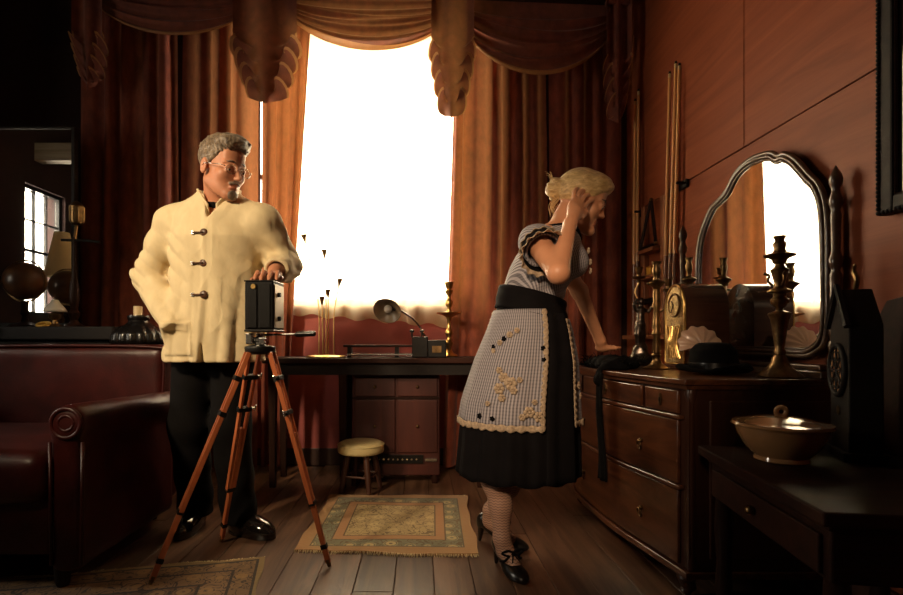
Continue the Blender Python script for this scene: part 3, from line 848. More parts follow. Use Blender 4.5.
# table lamp whose cream shade shows in the mirror
Dv = 3.52; lpx = W(62, 245, Dv)
tl = thing('table_lamp', 'small table lamp with a cream cone shade on the sideboard', 'lamp', (lpx.x, 2*YM - Dv, CT))
lp = (lpx.x, 2*YM - Dv)
M['shade'] = mat('cream_shade', (.72, .58, .34), .8, var=.08, translucent=.4)
MB().lathe([(.0001, 0), (.055, 0), (.055, .012), (.02, .025), (.014, .05), (.03, .09), (.034, .13), (.014, .18), (.010, .30)], (lp[0], lp[1], CT), 18).build('base', M['dark_brass'], tl, smooth=40)
MB().lathe([(.105, 0), (.045, .30)], (lp[0], lp[1], W(62, 277, Dv).z), 26, close=False).build('shade', M['shade'], tl, smooth='all')
# fluted black lamp font on a pedestal
fx, fy = cx(139, 2.78), 2.78
pd = thing('pedestal', 'dark wooden pedestal between the armchair and the drapes', 'pedestal', (fx, fy, 0))
PT = .835
MB().lathe([(.0001, 0), (.14, 0), (.14, .03), (.06, .06), (.035, .12), (.03, .4), (.045, .5), (.03, .6), (.035, .78), (.13, .81), (.14, PT), (.0001, PT)], (fx, fy, 0), 24).build('column', M['dark_wood_z'], pd, smooth=40)
fm = thing('fluted_lamp_font', 'squat black fluted lamp font holding a short candle behind the armchair', 'lamp', (fx, fy, PT))
def fl_(u, v):
    a = 2*PI*u
    z = v * .165
    r = interp(z, [0, .01, .03, .07, .10, .125, .14, .15, .165], [.085, .115, .128, .122, .095, .055, .05, .058, .055])
    r *= 1 + .075 * abs(math.sin(8*a)) * min(1, max(0, (.135 - z) / .05))
    return (fx + r*math.cos(a), fy + r*math.sin(a), PT + z)
mb_ = MB().grid(fl_, 128, 18, closed_u=True); n_ = 128
mb_.f += [tuple(range(n_ - 1, -1, -1)), tuple(18*n_ + i for i in range(n_))]
mb_.build('font', M['black'], fm, smooth=45)
M['wax'] = mat('wax', (.6, .45, .25), .5, var=.1)
MB().lathe([(.022, .16), (.022, .215), (.006, .217), (.0001, .214)], (fx - .005, fy, PT), 14).build('candle', M['wax'], fm, smooth=40)
# small things on the sideboard
ol = thing('oil_lamp', 'small oil lamp with a white cone shade between globe and lantern', 'lamp', (cx(55, 2.93), 2.93, CT))
ox = cx(55, 2.93)
M['opal'] = mat('white_opal_glass', (.78, .74, .66), .25, var=.05, translucent=.3)
MB().lathe([(.0001, 0), (.034, 0), (.036, .006), (.016, .016), (.012, .035), (.030, .05), (.032, .07), (.014, .082)], (ox, 2.93, CT), 18).build('font', M['dark_brass'], ol, smooth=45)
MB().lathe([(.058, .085), (.048, .105), (.022, .135), (.016, .15)], (ox, 2.93, CT), 22, close=False).build('shade', M['opal'], ol, smooth='all', solid=.002)
MB().lathe([(.010, .082), (.012, .14), (.008, .185)], (ox, 2.93, CT), 14, close=False).build('chimney', M['glass'], ol, smooth='all')
bg_ = MB().torus((cx(44, 2.9), 2.895, CT + .012), .030, .009, ex=(1, 0, 0), ey=(0, .8, .35), n=24, m=8).build('bangle', mat('yellow_bakelite', (.62, .36, .06), .3, var=.15), smooth='all')
tag(bg_, 'chunky yellow bangle lying on the sideboard', 'bangle')
# ------------------------------------------------------------------ dresser
DY0, DY1, DB, DT = 1.71, 2.80, 1.40, .741
M['dresser'] = wood('dresser_wood', (.022, .0065, .0035), (.115, .038, .014), .3, 'Y', .5, coat=.2, bump=.1, rand=False)
M['dresser_z'] = wood('dresser_wood_upright', (.022, .007, .004), (.05, .016, .008), .35, 'Z', .5, coat=.1, bump=.1, rand=False)
FRONT = [(0, .885), (.16, .855), (.39, .812), (.62, .797), (.80, .797), (.92, .815), (1.0, .85)]     # plan of the bowed front
def xfr(t, out=0):
    t = min(1, max(0, t)); K = FRONT
    i = min(len(K) - 2, max(k for k in range(len(K) - 1) if K[k][0] <= t)); a = K[max(0, i - 1)]; b = K[i]; c = K[i + 1]; d = K[min(len(K) - 1, i + 2)]
    q = (t - b[0]) / (c[0] - b[0])
    mb_, mc_ = (c[1] - a[1]) / (c[0] - a[0]) * (c[0] - b[0]), (d[1] - b[1]) / (d[0] - b[0]) * (c[0] - b[0])
    return b[1] * (2*q**3 - 3*q*q + 1) + mb_ * (q**3 - 2*q*q + q) + c[1] * (3*q*q - 2*q**3) + mc_ * (q**3 - q*q) - out
def yt(t): return lerp(DY0, DY1, t)
ds = thing('dresser', 'bow-fronted dark wooden dresser against the plywood wall', 'dresser', (1.15, 2.26, 0))
def plan(out, near=0, n=30):
    pts = [(xfr(i / n, out), lerp(DY0 - near, DY1 + near, i / n)) for i in range(n + 1)]
    return pts + [(DB, DY1 + near), (DB, DY0 - near)]
def slab(out, near, z0, z1):
    return MB().prism(plan(out, near), (0, 0, z0), (1, 0, 0), (0, 1, 0), z1 - z0)
slab(0, 0, .09, .712).build('carcass', M['dresser_z'], ds, smooth=30)
slab(.022, .018, .722, DT).build('top', M['dresser'], ds, smooth=30, bevel=.003)
slab(.012, .010, .708, .722).build('top_moulding', M['dresser'], ds, smooth=30)
slab(.016, .010, .085, .108).build('plinth_moulding', M['dresser'], ds, smooth=30, bevel=.003)
def bowed(t0, t1, z0, z1, out, name, m, parent, thick=.012):
    n = max(4, int((t1 - t0) * 30))
    fr = [(xfr(lerp(t0, t1, i/n), out), yt(lerp(t0, t1, i/n))) for i in range(n + 1)]
    bk = [(xfr(lerp(t0, t1, i/n), out - thick), yt(lerp(t0, t1, i/n))) for i in range(n, -1, -1)]
    return MB().prism(fr + bk, (0, 0, z0), (1, 0, 0), (0, 1, 0), z1 - z0).build(name, m, parent, smooth=30, bevel=.003)
M['keyhole'] = mat('keyhole_plate', (.12, .07, .03), .4, 1, var=.3)
def pull(t, z, parent, kind='pull'):
    x, y = xfr(t, .014), yt(t)
    if kind == 'key':
        MB().prism([(-.008, -.02), (.008, -.02), (.012, 0), (.006, .022), (-.006, .022), (-.012, 0)], (x, y, z), (0, -1, 0), (0, 0, 1), .003).build('escutcheon', M['keyhole'], parent)
        MB().bbox((x - .005, y - .0025, z - .008), (x - .003, y + .0025, z + .008)).build('keyhole', M['iron'], parent)
    else:
        MB().ball((x - .002, y, z), .009).build('pull_boss', M['keyhole'], parent, smooth='all')
        MB().torus((x - .008, y, z - .016), .016, .003, ex=(0, 1, 0), ey=(-.2, 0, 1), n=18, m=6).build('pull_ring', M['keyhole'], parent, smooth='all')
for t0, t1 in ((.035, .20), (.225, .715), (.74, .955)):
    d = bowed(t0, t1, .622, .700, .013, 'drawer', M['dresser'], ds)
    pull((t0 + t1) / 2, .661, d, 'key')
for z0, z1 in ((.388, .600), (.118, .366)):
    d = bowed(.035, .955, z0, z1, .013, 'drawer', M['dresser'], ds)
    pull(.90, (z0 + z1) / 2 + .01, d, 'key'); pull(.22, (z0 + z1) / 2, d); pull(.70, (z0 + z1) / 2, d)
for z in (.611, .377): bowed(.02, .97, z - .007, z + .007, .020, 'rail', M['dresser'], ds, .02)
for t in (.0, .985):
    x, y = xfr(t, -.012), yt(t)
    MB().lathe([(.016, .11), (.02, .13), (.013, .16), (.016, .4), (.013, .66), (.02, .69), (.016, .706)], (x, y + (.012 if t < .5 else -.012), 0), 12).build('corner_post', M['dresser_z'], ds, smooth=40)
for x, y in ((xfr(.04) + .04, DY0 + .05), (xfr(.95) + .04, DY1 - .05), (DB - .06, DY0 + .05), (DB - .06, DY1 - .05)):
    MB().tube(curve([(x, y, .088), (x - .018, y, .065), (x - .008, y, .035), (x - .026, y, .016)], 6), [.03]*7 + [.024]*6 + [.018]*5 + [.016], 10).build('foot', M['dresser_z'], ds, smooth=40)
# near side panel of the dresser
MB().bbox((.95, DY0 - .008, .15), (1.35, DY0, .67)).build('side_panel', M['dresser_z'], ds, bevel=.004)

# ------------------------------------------------------------------ dresser mirror
XM = 1.372
XS = .055                                    # the mirror swings a little into the room at its far end
def mxy(y): return 1.386 - XS * (y - 1.72)
def on(px, py):                              # point of the mirror plane seen at that pixel
    k = (px - CX) / F; Y = (1.386 + XS * 1.72) / (k + XS); X = mxy(Y); return Vector((X, Y, H + (CY - py) / F * Y))
out_px = [(697, 300), (697, 262), (700, 238), (706, 220), (712, 207), (720, 199), (727, 190), (733, 178), (741, 167), (752, 158.5), (764, 154), (772, 153), (778, 156), (785, 154), (794, 158), (803, 167), (811, 176), (818, 183), (824, 196), (827, 215), (828, 250), (827.5, 320), (824, 343), (817, 351), (806, 355.5)]
poly = [on(*p) for p in out_px]
zb = poly[-1].z
poly += [Vector((mxy(a), a, zb + b)) for a, b in ((1.95, 0), (2.2, 0), (2.40, 0), (2.49, .012), (2.53, .05))]
loop = curve(poly + [poly[0]], 5)
dm = thing('dresser_mirror', 'scallop-topped swing mirror between turned posts on the dresser', 'mirror', (XM, 2.18, DT))
mg = MB(); mg.v = [(p.x, p.y, p.z) for p in loop[:-1]]; mg.f = [tuple(range(len(mg.v)))]
g2 = [(p[0] + .006, p[1], p[2]) for p in mg.v]; n_ = len(mg.v)
mg.v += g2; mg.f += [tuple(range(2*n_ - 1, n_ - 1, -1))] + [(i, (i+1) % n_, n_ + (i+1) % n_, n_ + i) for i in range(n_)]
mg.build('mirror_glass', M['mirror'], dm)
cen = sum(loop, Vector()) / len(loop)
def inset(k): return [p + (cen - p).normalized() * k for p in loop]
M['mirror_frame'] = wood('mirror_frame_wood', (.05, .022, .012), (.10, .05, .026), .28, 'Y', .6, coat=.4, rand=False)
MB().tube(loop + loop[1:2], .010, 8, cap=False).build('outer_frame', M['mirror_frame'], dm, smooth='all')
q_ = [p + Vector((-.006, 0, 0)) for p in inset(.014)]
MB().tube(q_ + q_[1:2], .0085, 8, cap=False).build('mid_frame', M['mirror_frame'], dm, smooth='all')
q_ = [p + Vector((-.004, 0, 0)) for p in inset(.026)]
MB().tube(q_ + q_[1:2], .0045, 8, cap=False).build('inner_frame', M['mirror_frame'], dm, smooth='all')
bk = MB(); bk.v = [(p.x + .008, p.y, p.z) for p in inset(.004)[:-1]]; bk.v += [(p[0] + .008, p[1], p[2]) for p in bk.v]
bk.f = [tuple(range(n_)), tuple(range(2*n_ - 1, n_ - 1, -1))] + [(i, (i+1) % n_, n_ + (i+1) % n_, n_ + i) for i in range(n_)]
bk.build('backing', M['black_wood'], dm)
pz = [0, .02, .03, .05, .07, .085, .10, .12, .135, .15, .30, .315, .33, .35, .365, .38, .50, .515, .53, .55, .57, .585, .60, .615, .635, .65, .665]
pr = [.024, .024, .016, .020, .022, .014, .018, .022, .014, .016, .018, .012, .018, .022, .016, .013, .016, .012, .018, .022, .014, .012, .018, .021, .016, .008, .0005]
for y in (1.728, 2.635):
    MB().lathe([(r, z) for r, z in zip(pr, pz)], (mxy(y) - .004, y, DT + .045), 14).build('post', M['mirror_frame'], dm, smooth=50)
    MB().tube([(mxy(y), y, 1.13), (mxy(y), y + (.06 if y < 2 else -.06), 1.13)], .007, 8).build('pivot', M['dark_brass'], dm, smooth=40)
MB().bbox((1.312, 1.70, DT), (1.398, 2.67, DT + .026)).build('base_rail', M['mirror_frame'], dm, bevel=.005)
MB().bbox((1.318, 1.715, DT + .026), (1.395, 2.655, DT + .045)).build('base_rail', M['mirror_frame'], dm, bevel=.005)

# ------------------------------------------------------------------ things on the dresser
# tall candlestick in front of the mirror
k_ = .000945
tp = [(550, 72), (545, 76), (530, 60), (515, 42), (495, 28), (480, 25), (468, 17), (455, 20), (445, 15), (430, 17), (380, 23), (338, 30), (328, 34), (320, 38), (314, 34), (306, 12), (298, 12), (290, 20), (280, 28), (268, 30), (255, 20), (245, 22), (238, 40), (232, 38), (224, 20), (214, 16), (195, 20), (170, 26), (158, 30), (148, 18), (138, 14), (132, 22), (122, 24), (116, 30), (110, 48), (104, 52), (100, 44), (94, 24), (84, 18), (74, 20), (62, 22), (52, 14), (42, 18), (35, 22), (36, 16), (60, 10)]
tx, ty = 1.238, 1.79
tc = thing('tall_candlestick', 'tall tarnished candlestick with leafy stem standing before the dresser mirror', 'candlestick', (tx, ty, DT), group='candlesticks')
prof = [(r * k_, (550 - z) * k_) for z, r in tp]
MB().lathe(prof[:16], (tx, ty, DT), 24).build('base', M['dark_brass'], tc, smooth=45)
MB().lathe(prof[15:31], (tx, ty, DT), 24).build('stem', M['dark_brass'], tc, smooth=45)
MB().lathe(prof[30:], (tx, ty, DT), 24).build('candle_cup', M['dark_brass'], tc, smooth=45)
for a in (0.3, 2.4, 4.5):
    c, s = math.cos(a), math.sin(a); z = DT + (550 - 215) * k_
    MB().tube(curve([(tx + .018*c, ty + .018*s, z), (tx + .034*c, ty + .034*s, z + .018), (tx + .030*c, ty + .030*s, z + .036), (tx + .046*c, ty + .046*s, z + .044)], 5), .005, 7).build('leaf_scroll', M['dark_brass'], tc, smooth=45)

def candlestick(label, x, y, h, r, name='ornate_candlestick'):
    o = thing(name, label, 'candlestick', (x, y, DT), group='candlesticks')
    P1 = [(0, 1), (.01, 1.04), (.025, .8), (.05, .5), (.08, .32), (.11, .3), (.13, .42), (.15, .3), (.17, .36), (.30, .26), (.33, .38), (.36, .26), (.40, .36), (.44, .28), (.56, .22), (.60, .34), (.63, .24), (.70, .30), (.74, .22)]
    P2 = [(.74, .22), (.76, .30), (.79, .62), (.80, .72), (.81, .66), (.83, .26), (.86, .22), (.88, .3), (.92, .36), (.96, .24), (.99, .36), (1.0, .38), (1.0, .28), (.95, .12)]
    MB().lathe([(a * r, z * h) for z, a in P1], (x, y, DT), 20).build('stem', M['dark_brass'], o, smooth=45)
    MB().lathe([(a * r, z * h) for z, a in P2], (x, y, DT), 20).build('candle_cup', M['dark_brass'], o, smooth=45)
    return o
candlestick('ornate dark candlestick standing beside the arched clock', 1.045, 2.30, .475, .054)
candlestick('slim candlestick standing behind the arched clock near the mirror post', 1.262, 2.44, .515, .046)

# figure candelabrum
gx, gy = 1.125, 2.655
cb = thing('figure_candelabrum', 'dark metal candelabrum with a standing figure at the far end of the dresser', 'candelabrum', (gx, gy, DT), group='candlesticks')
M['pewter'] = mat('dark_pewter', (.12, .10, .085), .3, 1, var=.5, scale=30)
def f_base(P):
    d = sd_ell(P, (gx, gy, DT + .02), (.07, .06, .045)); d = smin(d, sd_ell(P, (gx, gy, DT + .07), (.04, .036, .05)), .02)
    d = d + .006 * wob(P, 60)
    return smax(d, DT - P[:, 2], .004)
sdf_obj('base', f_base, (gx - .1, gy - .09, DT - .01), (gx + .1, gy + .09, DT + .14), .005, M['pewter'], cb)
def f_fig(P):
    z = DT + .105; o = lambda x, y, q: (gx + x, gy + y, z + q)
    d = sd_chain(P, [o(-.012, 0, 0), o(-.014, -.004, .055), o(-.008, 0, .105)], [.011, .013, .019], .01)
    d = smin(d, sd_chain(P, [o(.014, 0, 0), o(.012, .004, .05), o(.006, 0, .105)], [.011, .013, .019], .01), .012)
    d = smin(d, sd_chain(P, [o(0, 0, .105), o(0, 0, .14), o(.002, 0, .175)], [.022, .018, .024], .01), .012)
    d = smin(d, sd_cap(P, o(.002, 0, .18), o(.003, 0, .20), .009), .01)
    d = smin(d, sd_ell(P, o(.003, -.003, .22), (.015, .016, .02)), .006)
    d = smin(d, sd_chain(P, [o(-.022, 0, .178), o(-.035, -.006, .205), o(-.016, -.004, .24)], [.009, .008, .006], .006), .008)
    d = smin(d, sd_chain(P, [o(.026, 0, .176), o(.044, -.004, .17), o(.055, -.01, .195)], [.009, .008, .006], .006), .008)
    d = smin(d, sd_ell(P, o(.0, .005, .06), (.026, .016, .06)), .012)
    return d + .0012 * wob(P, 160)
sdf_obj('figure', f_fig, (gx - .07, gy - .05, DT + .08), (gx + .09, gy + .05, DT + .36), .0036, M['pewter'], cb)
def cup(c, root, r=.03):
    MB().lathe([(.004, -.03), (.010, -.02), (.012, -.012), (r, -.004), (r*1.05, .0), (r*.9, .002), (.010, .004), (.009, .014), (.016, .022), (.018, .038), (.022, .05), (.020, .05), (.012, .03)], c, 18).build('candle_cup', M['dark_brass'], root, smooth=45)
z0 = DT + .105
ctop = Vector((gx - .008, gy, H + (CY - 277) / F * gy))
MB().tube(curve([(gx - .018, gy - .004, z0 + .235), (gx - .026, gy, z0 + .27), (gx - .012, gy, ctop.z - .04), ctop - Vector((0, 0, .02))], 6), .0055, 8).build('branch', M['dark_brass'], cb, smooth=40)
cup(ctop, cb, .034)
e2 = Vector((gx + .075, gy - .14, z0 + .27))
MB().tube(curve([(gx + .055, gy - .01, z0 + .195), (gx + .065, gy - .06, z0 + .165), (gx + .08, gy - .12, z0 + .19), e2 - Vector((0, 0, .02))], 6), .0055, 8).build('branch', M['dark_brass'], cb, smooth=40)
cup(e2, cb, .03)

# arched clock, its gilt face turned to the room
kx0, kx1, ky0, ky1 = 1.125, 1.305, 2.195, 2.375
kyc, kr = (ky0 + ky1) / 2, (ky1 - ky0) / 2
KZ = H + (CY - 283) / F * 2.25
ck = thing('arched_clock', 'arch-topped wooden clock with an ornate gilt face on the dresser', 'clock', (1.21, kyc, DT))
def arch(r, z0, ztop, n=20):
    return [(-r, z0), (r, z0)] + [(r * math.cos(PI * i / n), ztop - r * 1.25 + 1.25 * r * math.sin(PI * i / n)) for i in range(n + 1)]
M['clock_case'] = wood('clock_case', (.05, .017, .009), (.10, .036, .017), .22, 'X', .6, coat=.5, rand=False)
MB().prism(arch(kr, DT + .02, KZ), (kx0, kyc, 0), (0, -1, 0), (0, 0, 1), -(kx1 - kx0)).build('case', M['clock_case'], ck, smooth=35)
MB().bbox((kx0 - .012, ky0 - .012, DT), (kx1 + .005, ky1 + .012, DT + .02)).build('plinth', M['clock_case'], ck, bevel=.004)
t_ = NT('gilt_face'); v_ = t_.coord()
f_ = t_.noise(v_, 45, 5, .6, 1.5)
t_.l(t_.ramp(f_, [(.35, (.20, .12, .05)), (.55, (.62, .45, .20)), (.7, (.25, .15, .07))]), t_.b.inputs['Base Color']); t_.set(Roughness=.35, Metallic=.6); t_.bump(f_, .6, .004)
M['gilt'] = t_.m
fc = MB().prism(arch(kr * .88, DT + .032, KZ - .014), (kx0 - .005, kyc, 0), (0, -1, 0), (0, 0, 1), -.006).build('face', M['gilt'], ck, smooth=35)
rim = [Vector((kx0 - .004, kyc - a, b)) for a, b in arch(kr * .95, DT + .026, KZ - .006)]
MB().tube(rim + [rim[0], rim[1]], .006, 8, cap=False).build('bezel', M['brass'], ck, smooth='all')
zc_ = KZ - kr * 1.05
MB().torus((kx0 - .009, kyc, zc_), .048, .005, ex=(0, 1, 0), ey=(0, 0, 1)).build('dial_ring', M['dark_brass'], fc, smooth='all')
MB().lathe([(.0001, 0), (.044, 0), (.044, .003), (.0001, .004)], (kx0 - .006, kyc, zc_), 24, axis=(-1, 0, 0)).build('dial', M['gilt'], fc)
for ang, L in ((.7, .026), (2.6, .038)):
    MB().tube([(kx0 - .013, kyc, zc_), (kx0 - .013, kyc + L*math.sin(ang), zc_ + L*math.cos(ang))], .002, 5).build('clock_hand', M['iron'], fc)
for i in range(6):
    a = -1 + 2 * i / 5
    MB().tube(curve([(kx0 - .008, kyc + a*.05, DT + .05), (kx0 - .016, kyc + a*.035, DT + .12), (kx0 - .010, kyc + a*.055, DT + .19)], 5), .004, 6).build('leaf_scroll', M['brass'], fc, smooth=40)

# scallop shell dish on a foot
sh = thing('shell_dish', 'pale pink scallop shell dish on a small foot in front of the arched clock', 'dish', (1.145, 2.125, DT))
M['shell'] = mat('shell_satin', (.66, .44, .31), .35, var=.12, scale=12, coat=.3)
def shell(s):
    def fn(u, v):
        a = lerp(-.30, PI + .30, u)
        R = .084 * v * (1 + .05 * math.cos(u * 7 * 2 * PI) * v)
        x = R * math.cos(a) * 1.05; z = R * (math.sin(a) * .95 + .12)
        th = .024 * (1 - v ** 2.2) + .004 * math.cos(u * 7 * 2 * PI) * v * (1 - v) * 2
        p = Matrix.Rotation(math.radians(-14), 3, 'X') @ Vector((x, s * th, z))
        return (1.145 + p.x, 2.125 + p.y, DT + .098 + p.z)
    return fn
for s_ in (-1, 1): MB().grid(shell(s_), 56, 10).build('shell_half', M['shell'], sh, smooth='all')
MB().lathe([(.0001, 0), (.034, 0), (.035, .006), (.012, .016), (.008, .05), (.011, .08), (.016, .102), (.0001, .104)], (1.145, 2.125, DT), 18).build('foot', M['brass'], sh, smooth=40)

# black hat
ht = thing('black_hat', 'black felt hat with a round crown lying on the dresser', 'hat', (1.105, 1.96, DT))
M['felt'] = mat('black_felt', (.0035, .003, .003), .95, var=.2, spec=.1)
def f_hat(u, v):
    a = 2*PI*u
    r = interp(v, [0, .28, .36, .42, .7, .85, 1], [.135, .098, .090, .088, .082, .058, .0])
    z = interp(v, [0, .1, .28, .36, .42, .7, .85, .95, 1], [.022, .012, .010, .012, .03, .09, .115, .119, .116])
    z += .018 * math.cos(2*a) ** 2 * max(0, 1 - v / .3) 
    return (1.105 + r*math.cos(a)*.92, 1.96 + r*math.sin(a), DT + z)
MB().grid(f_hat, 48, 30, closed_u=True).build('felt_body', M['felt'], ht, smooth='all', solid=.004)
MB().lathe([(.0925, .02), (.094, .022), (.092, .045), (.0905, .046)], (1.105, 1.96, DT), 40, sx=.92).build('hat_band', M['black'], ht, smooth=40)

# black feathery garment thrown over the dresser front
gm = thing('black_shawl', 'black feathery shawl draped over the dresser front under the hand', 'shawl', (.86, 2.4, DT))
M['shawl'] = mat('shawl_cloth', (.0035, .003, .003), .95, var=.3, spec=.1)
def f_shawl(P):
    d = sd_ell(P, (.90, 2.46, DT + .012), (.105, .18, .042)); d = smin(d, sd_ell(P, (.85, 2.32, DT + .018), (.065, .12, .045)), .03)
    d = smin(d, sd_ell(P, (.98, 2.56, DT + .01), (.09, .12, .035)), .03)
    d = smin(d, sd_cap(P, (.80, 2.24, DT + .012), (.748, 2.195, DT - .04), .026, .018), .02)
    d = d + .008 * wob(P, 55) + .004 * wob(P, 130, 2)
    return smax(d, np.minimum(DT + .0015 - P[:, 2], .0 * P[:, 2] + 1) * (P[:, 0] > .772) + (-1) * (P[:, 0] <= .772), .001)
sdf_obj('cloth_heap', f_shawl, (.70, 2.10, DT - .12), (1.16, 2.75, DT + .10), .007, M['shawl'], gm)
def tail(u, v):
    z = lerp(DT - .01, .285, v)
    y = 2.185 + (u - .5) * (.045 + .02 * v) + .012 * math.sin(5*v)
    x = xfr((y - DY0) / (DY1 - DY0), .036) - .012 - .006 * math.sin(u * 9 + 4 * v)
    return (x, y, z)
MB().grid(tail, 8, 24).build('hanging_tail', M['shawl'], gm, smooth='all', solid=.008)
fz = MB(); rr = random.Random(3)
for i in range(420):
    a = rr.uniform(0, 2*PI); p = Vector((.89 + .13*math.cos(a)*rr.random()**.5, 2.42 + .24*math.sin(a)*rr.random()**.5, DT + .03))
    if p.x < .83: p.z -= .02
    d = Vector((rr.gauss(-.2, 1), rr.gauss(0, 1), abs(rr.gauss(.3, .5)))).normalized() * rr.uniform(.025, .05)
    fz.tube([p, p + d * .6 + Vector((0, 0, .004)), p + d - Vector((0, 0, .006))], [.002, .0016, .0005], 4)
o = fz.build('feather_fringe', M['shawl'], gm); o['kind'] = 'stuff'

# ------------------------------------------------------------------ washstand at the right
WS = .54; rz = math.radians(-9)
ws = thing('washstand', 'dark wooden washstand with a high backboard at the lower right', 'washstand', (1.085, 1.275, 0), rz)
def wsb(lo, hi, name, m, bevel=.005, parent=ws): return MB().bbox(lo, hi).build(name, m, parent, world=False, bevel=bevel)
wsb((-.265, -.325, WS - .03), (.255, .325, WS), 'top', M['dark_wood'])
wsb((-.245, -.305, WS - .045), (.24, .305, WS - .03), 'moulding', M['dark_wood'])
wsb((-.235, -.295, WS - .15), (.235, .295, WS - .045), 'apron', M['dark_wood'])
d_ = wsb((-.245, -.27, WS - .14), (-.235, .27, WS - .06), 'drawer', M['dark_wood'], .003)
MB().ball((-.255, 0, WS - .10), .012).build('knob', M['dark_brass'], d_, world=False, smooth='all')
for x in (-.21, .21):
    for y in (-.27, .27):
        MB().lathe([(.014, 0), (.020, .03), (.016, .06), (.024, .12), (.020, .2), (.026, .3), (.022, WS - .15), (.028, WS - .14)], (x, y, 0), 12).build('leg', M['dark_wood_z'], ws, world=False, smooth=40)
bb = [(-.32, WS), (.32, WS), (.32, .93), (.28, .985), (.15, 1.0), (.0, 1.02), (-.15, 1.0), (-.28, .985), (-.32, .93)]
MB().prism(bb, (.232, 0, 0), (0, 1, 0), (0, 0, 1), .02).build('backboard', M['dark_wood'], ws, world=False, bevel=.004)
# covered dish
tx, ty = .99, 1.425
tu = thing('covered_dish', 'tan glazed covered dish standing on the washstand', 'dish', (tx, ty, WS))
M['glaze'] = mat('tan_glaze', (.36, .18, .075), .16, var=.15, scale=6, coat=.5)
MB().lathe([(.0001, .002), (.062, 0), (.066, .004), (.064, .014), (.068, .018), (.088, .04), (.104, .07), (.111, .093), (.107, .095), (.0001, .094)], (tx, ty, WS), 44).build('bowl', M['glaze'], tu, smooth=50)
ld = MB().lathe([(.117, .094), (.120, .098), (.117, .104), (.108, .104), (.09, .110), (.06, .118), (.03, .122), (.0001, .123)], (tx, ty, WS), 44).build('lid', M['glaze'], tu, smooth=50)
MB().torus((tx, ty, WS + .134), .012, .0065, ex=(.94, -.34, 0), ey=(0, 0, 1), n=20).build('loop_handle', M['glaze'], ld, smooth='all')
# gothic clock with a pierced round front
gc = thing('gothic_clock', 'dark gable-topped clock with a pierced round front on the washstand', 'clock', (1.262, 1.450, WS), math.radians(-25))
def gpoly(k=1): return [(-.085*k, 0), (.085*k, 0), (.085*k, .37), (.0, .475), (-.085*k, .37)]
MB().prism(gpoly(), (0, 0, 0), (0, -1, 0), (0, 0, 1), .075).build('case', M['black_wood'], gc, world=False, bevel=.004)
gf = MB().lathe([(.0001, 0), (.066, 0), (.066, .004), (.0001, .004)], (-.075, 0, .245), 30, axis=(-1, 0, 0)).build('dial_back', mat('dial_paper', (.75, .36, .15), .6, var=.25, scale=30), gc, world=False)
MB().torus((-.079, 0, .245), .070, .008, ex=(0, 1, 0), ey=(0, 0, 1), n=32).build('dial_ring', M['black_wood'], gc, world=False, smooth='all')
lat = MB()
for i in range(8):
    a = i * PI / 4
    lat.tube([(-.082, 0, .245), (-.082, .066*math.cos(a), .245 + .066*math.sin(a))], .0026, 5)
    lat.torus((-.082, .042*math.cos(a + PI/8), .245 + .042*math.sin(a + PI/8)), .013, .0022, ex=(0, 1, 0), ey=(0, 0, 1), n=12, m=5)
lat.build('fretwork', M['black_wood'], gf, world=False, smooth=40)
MB().tube([(-.080, -.092, .366), (-.080, 0, .482), (-.080, .092, .366)], .009, 6).build('gable_moulding', M['black_wood'], gc, world=False)
MB().tube(curve([(-.038, 0, .475), (-.038, -.012, .50), (-.038, .012, .525), (-.038, 0, .545)], 5), [.007]*10 + [.005]*5 + [.002], 7).build('finial', M['dark_brass'], gc, world=False, smooth=40)
MB().lathe([(.0001, .004), (.014, .003), (.010, 0)], (-.075, 0, .13), 12, axis=(-1, 0, 0)).build('pendulum_disc', M['dark_brass'], gc, world=False)
MB().bbox((-.088, -.095, 0), (.008, .095, .025)).build('plinth', M['black_wood'], gc, world=False, bevel=.003)

# ------------------------------------------------------------------ picture on the right wall
py0, py1, pz0, pz1 = .80, 1.582, 1.245, 2.15
pc = thing('framed_picture', 'large picture in a heavy black carved frame on the plywood wall', 'picture', (RX - .03, (py0 + py1) / 2, pz0))
fw = .052
fr = MB()
fr.bbox((RX - .032, py0, pz0), (RX - .001, py0 + fw, pz1)); fr.bbox((RX - .032, py1 - fw, pz0), (RX - .001, py1, pz1))
fr.bbox((RX - .032, py0 + fw, pz0), (RX - .001, py1 - fw, pz0 + fw)); fr.bbox((RX - .032, py0 + fw, pz1 - fw), (RX - .001, py1 - fw, pz1))
fr.build('frame', M['black_wood'], pc, bevel=.006)
be = MB()
for i in range(70): be.ball((RX - .033, py1 - .008, lerp(pz0 + .008, pz1 - .008, i / 69)), .0070, 7, 5)
for i in range(58): be.ball((RX - .033, lerp(py0 + .012, py1 - .012, i / 57), pz0 + .008), .0070, 7, 5)
be.build('carved_beading', M['black_wood'], pc, smooth='all')
M['print'] = mat('dark_print', (.016, .012, .010), .06, var=.6, scale=4, coat=1.0)
MB().bbox((RX - .014, py0 + fw, pz0 + fw), (RX - .004, py1 - fw, pz1 - fw)).build('glazed_print', M['print'], pc)
il = MB()
for a, b in (((py0+fw, pz0+fw), (py1-fw, pz0+fw)), ((py1-fw, pz0+fw), (py1-fw, pz1-fw)), ((py1-fw, pz1-fw), (py0+fw, pz1-fw)), ((py0+fw, pz1-fw), (py0+fw, pz0+fw))):
    il.tube([(RX - .020, *a), (RX - .020, *b)], .006, 6)
il.build('inner_lip', M['dark_wood'], pc, smooth=40)

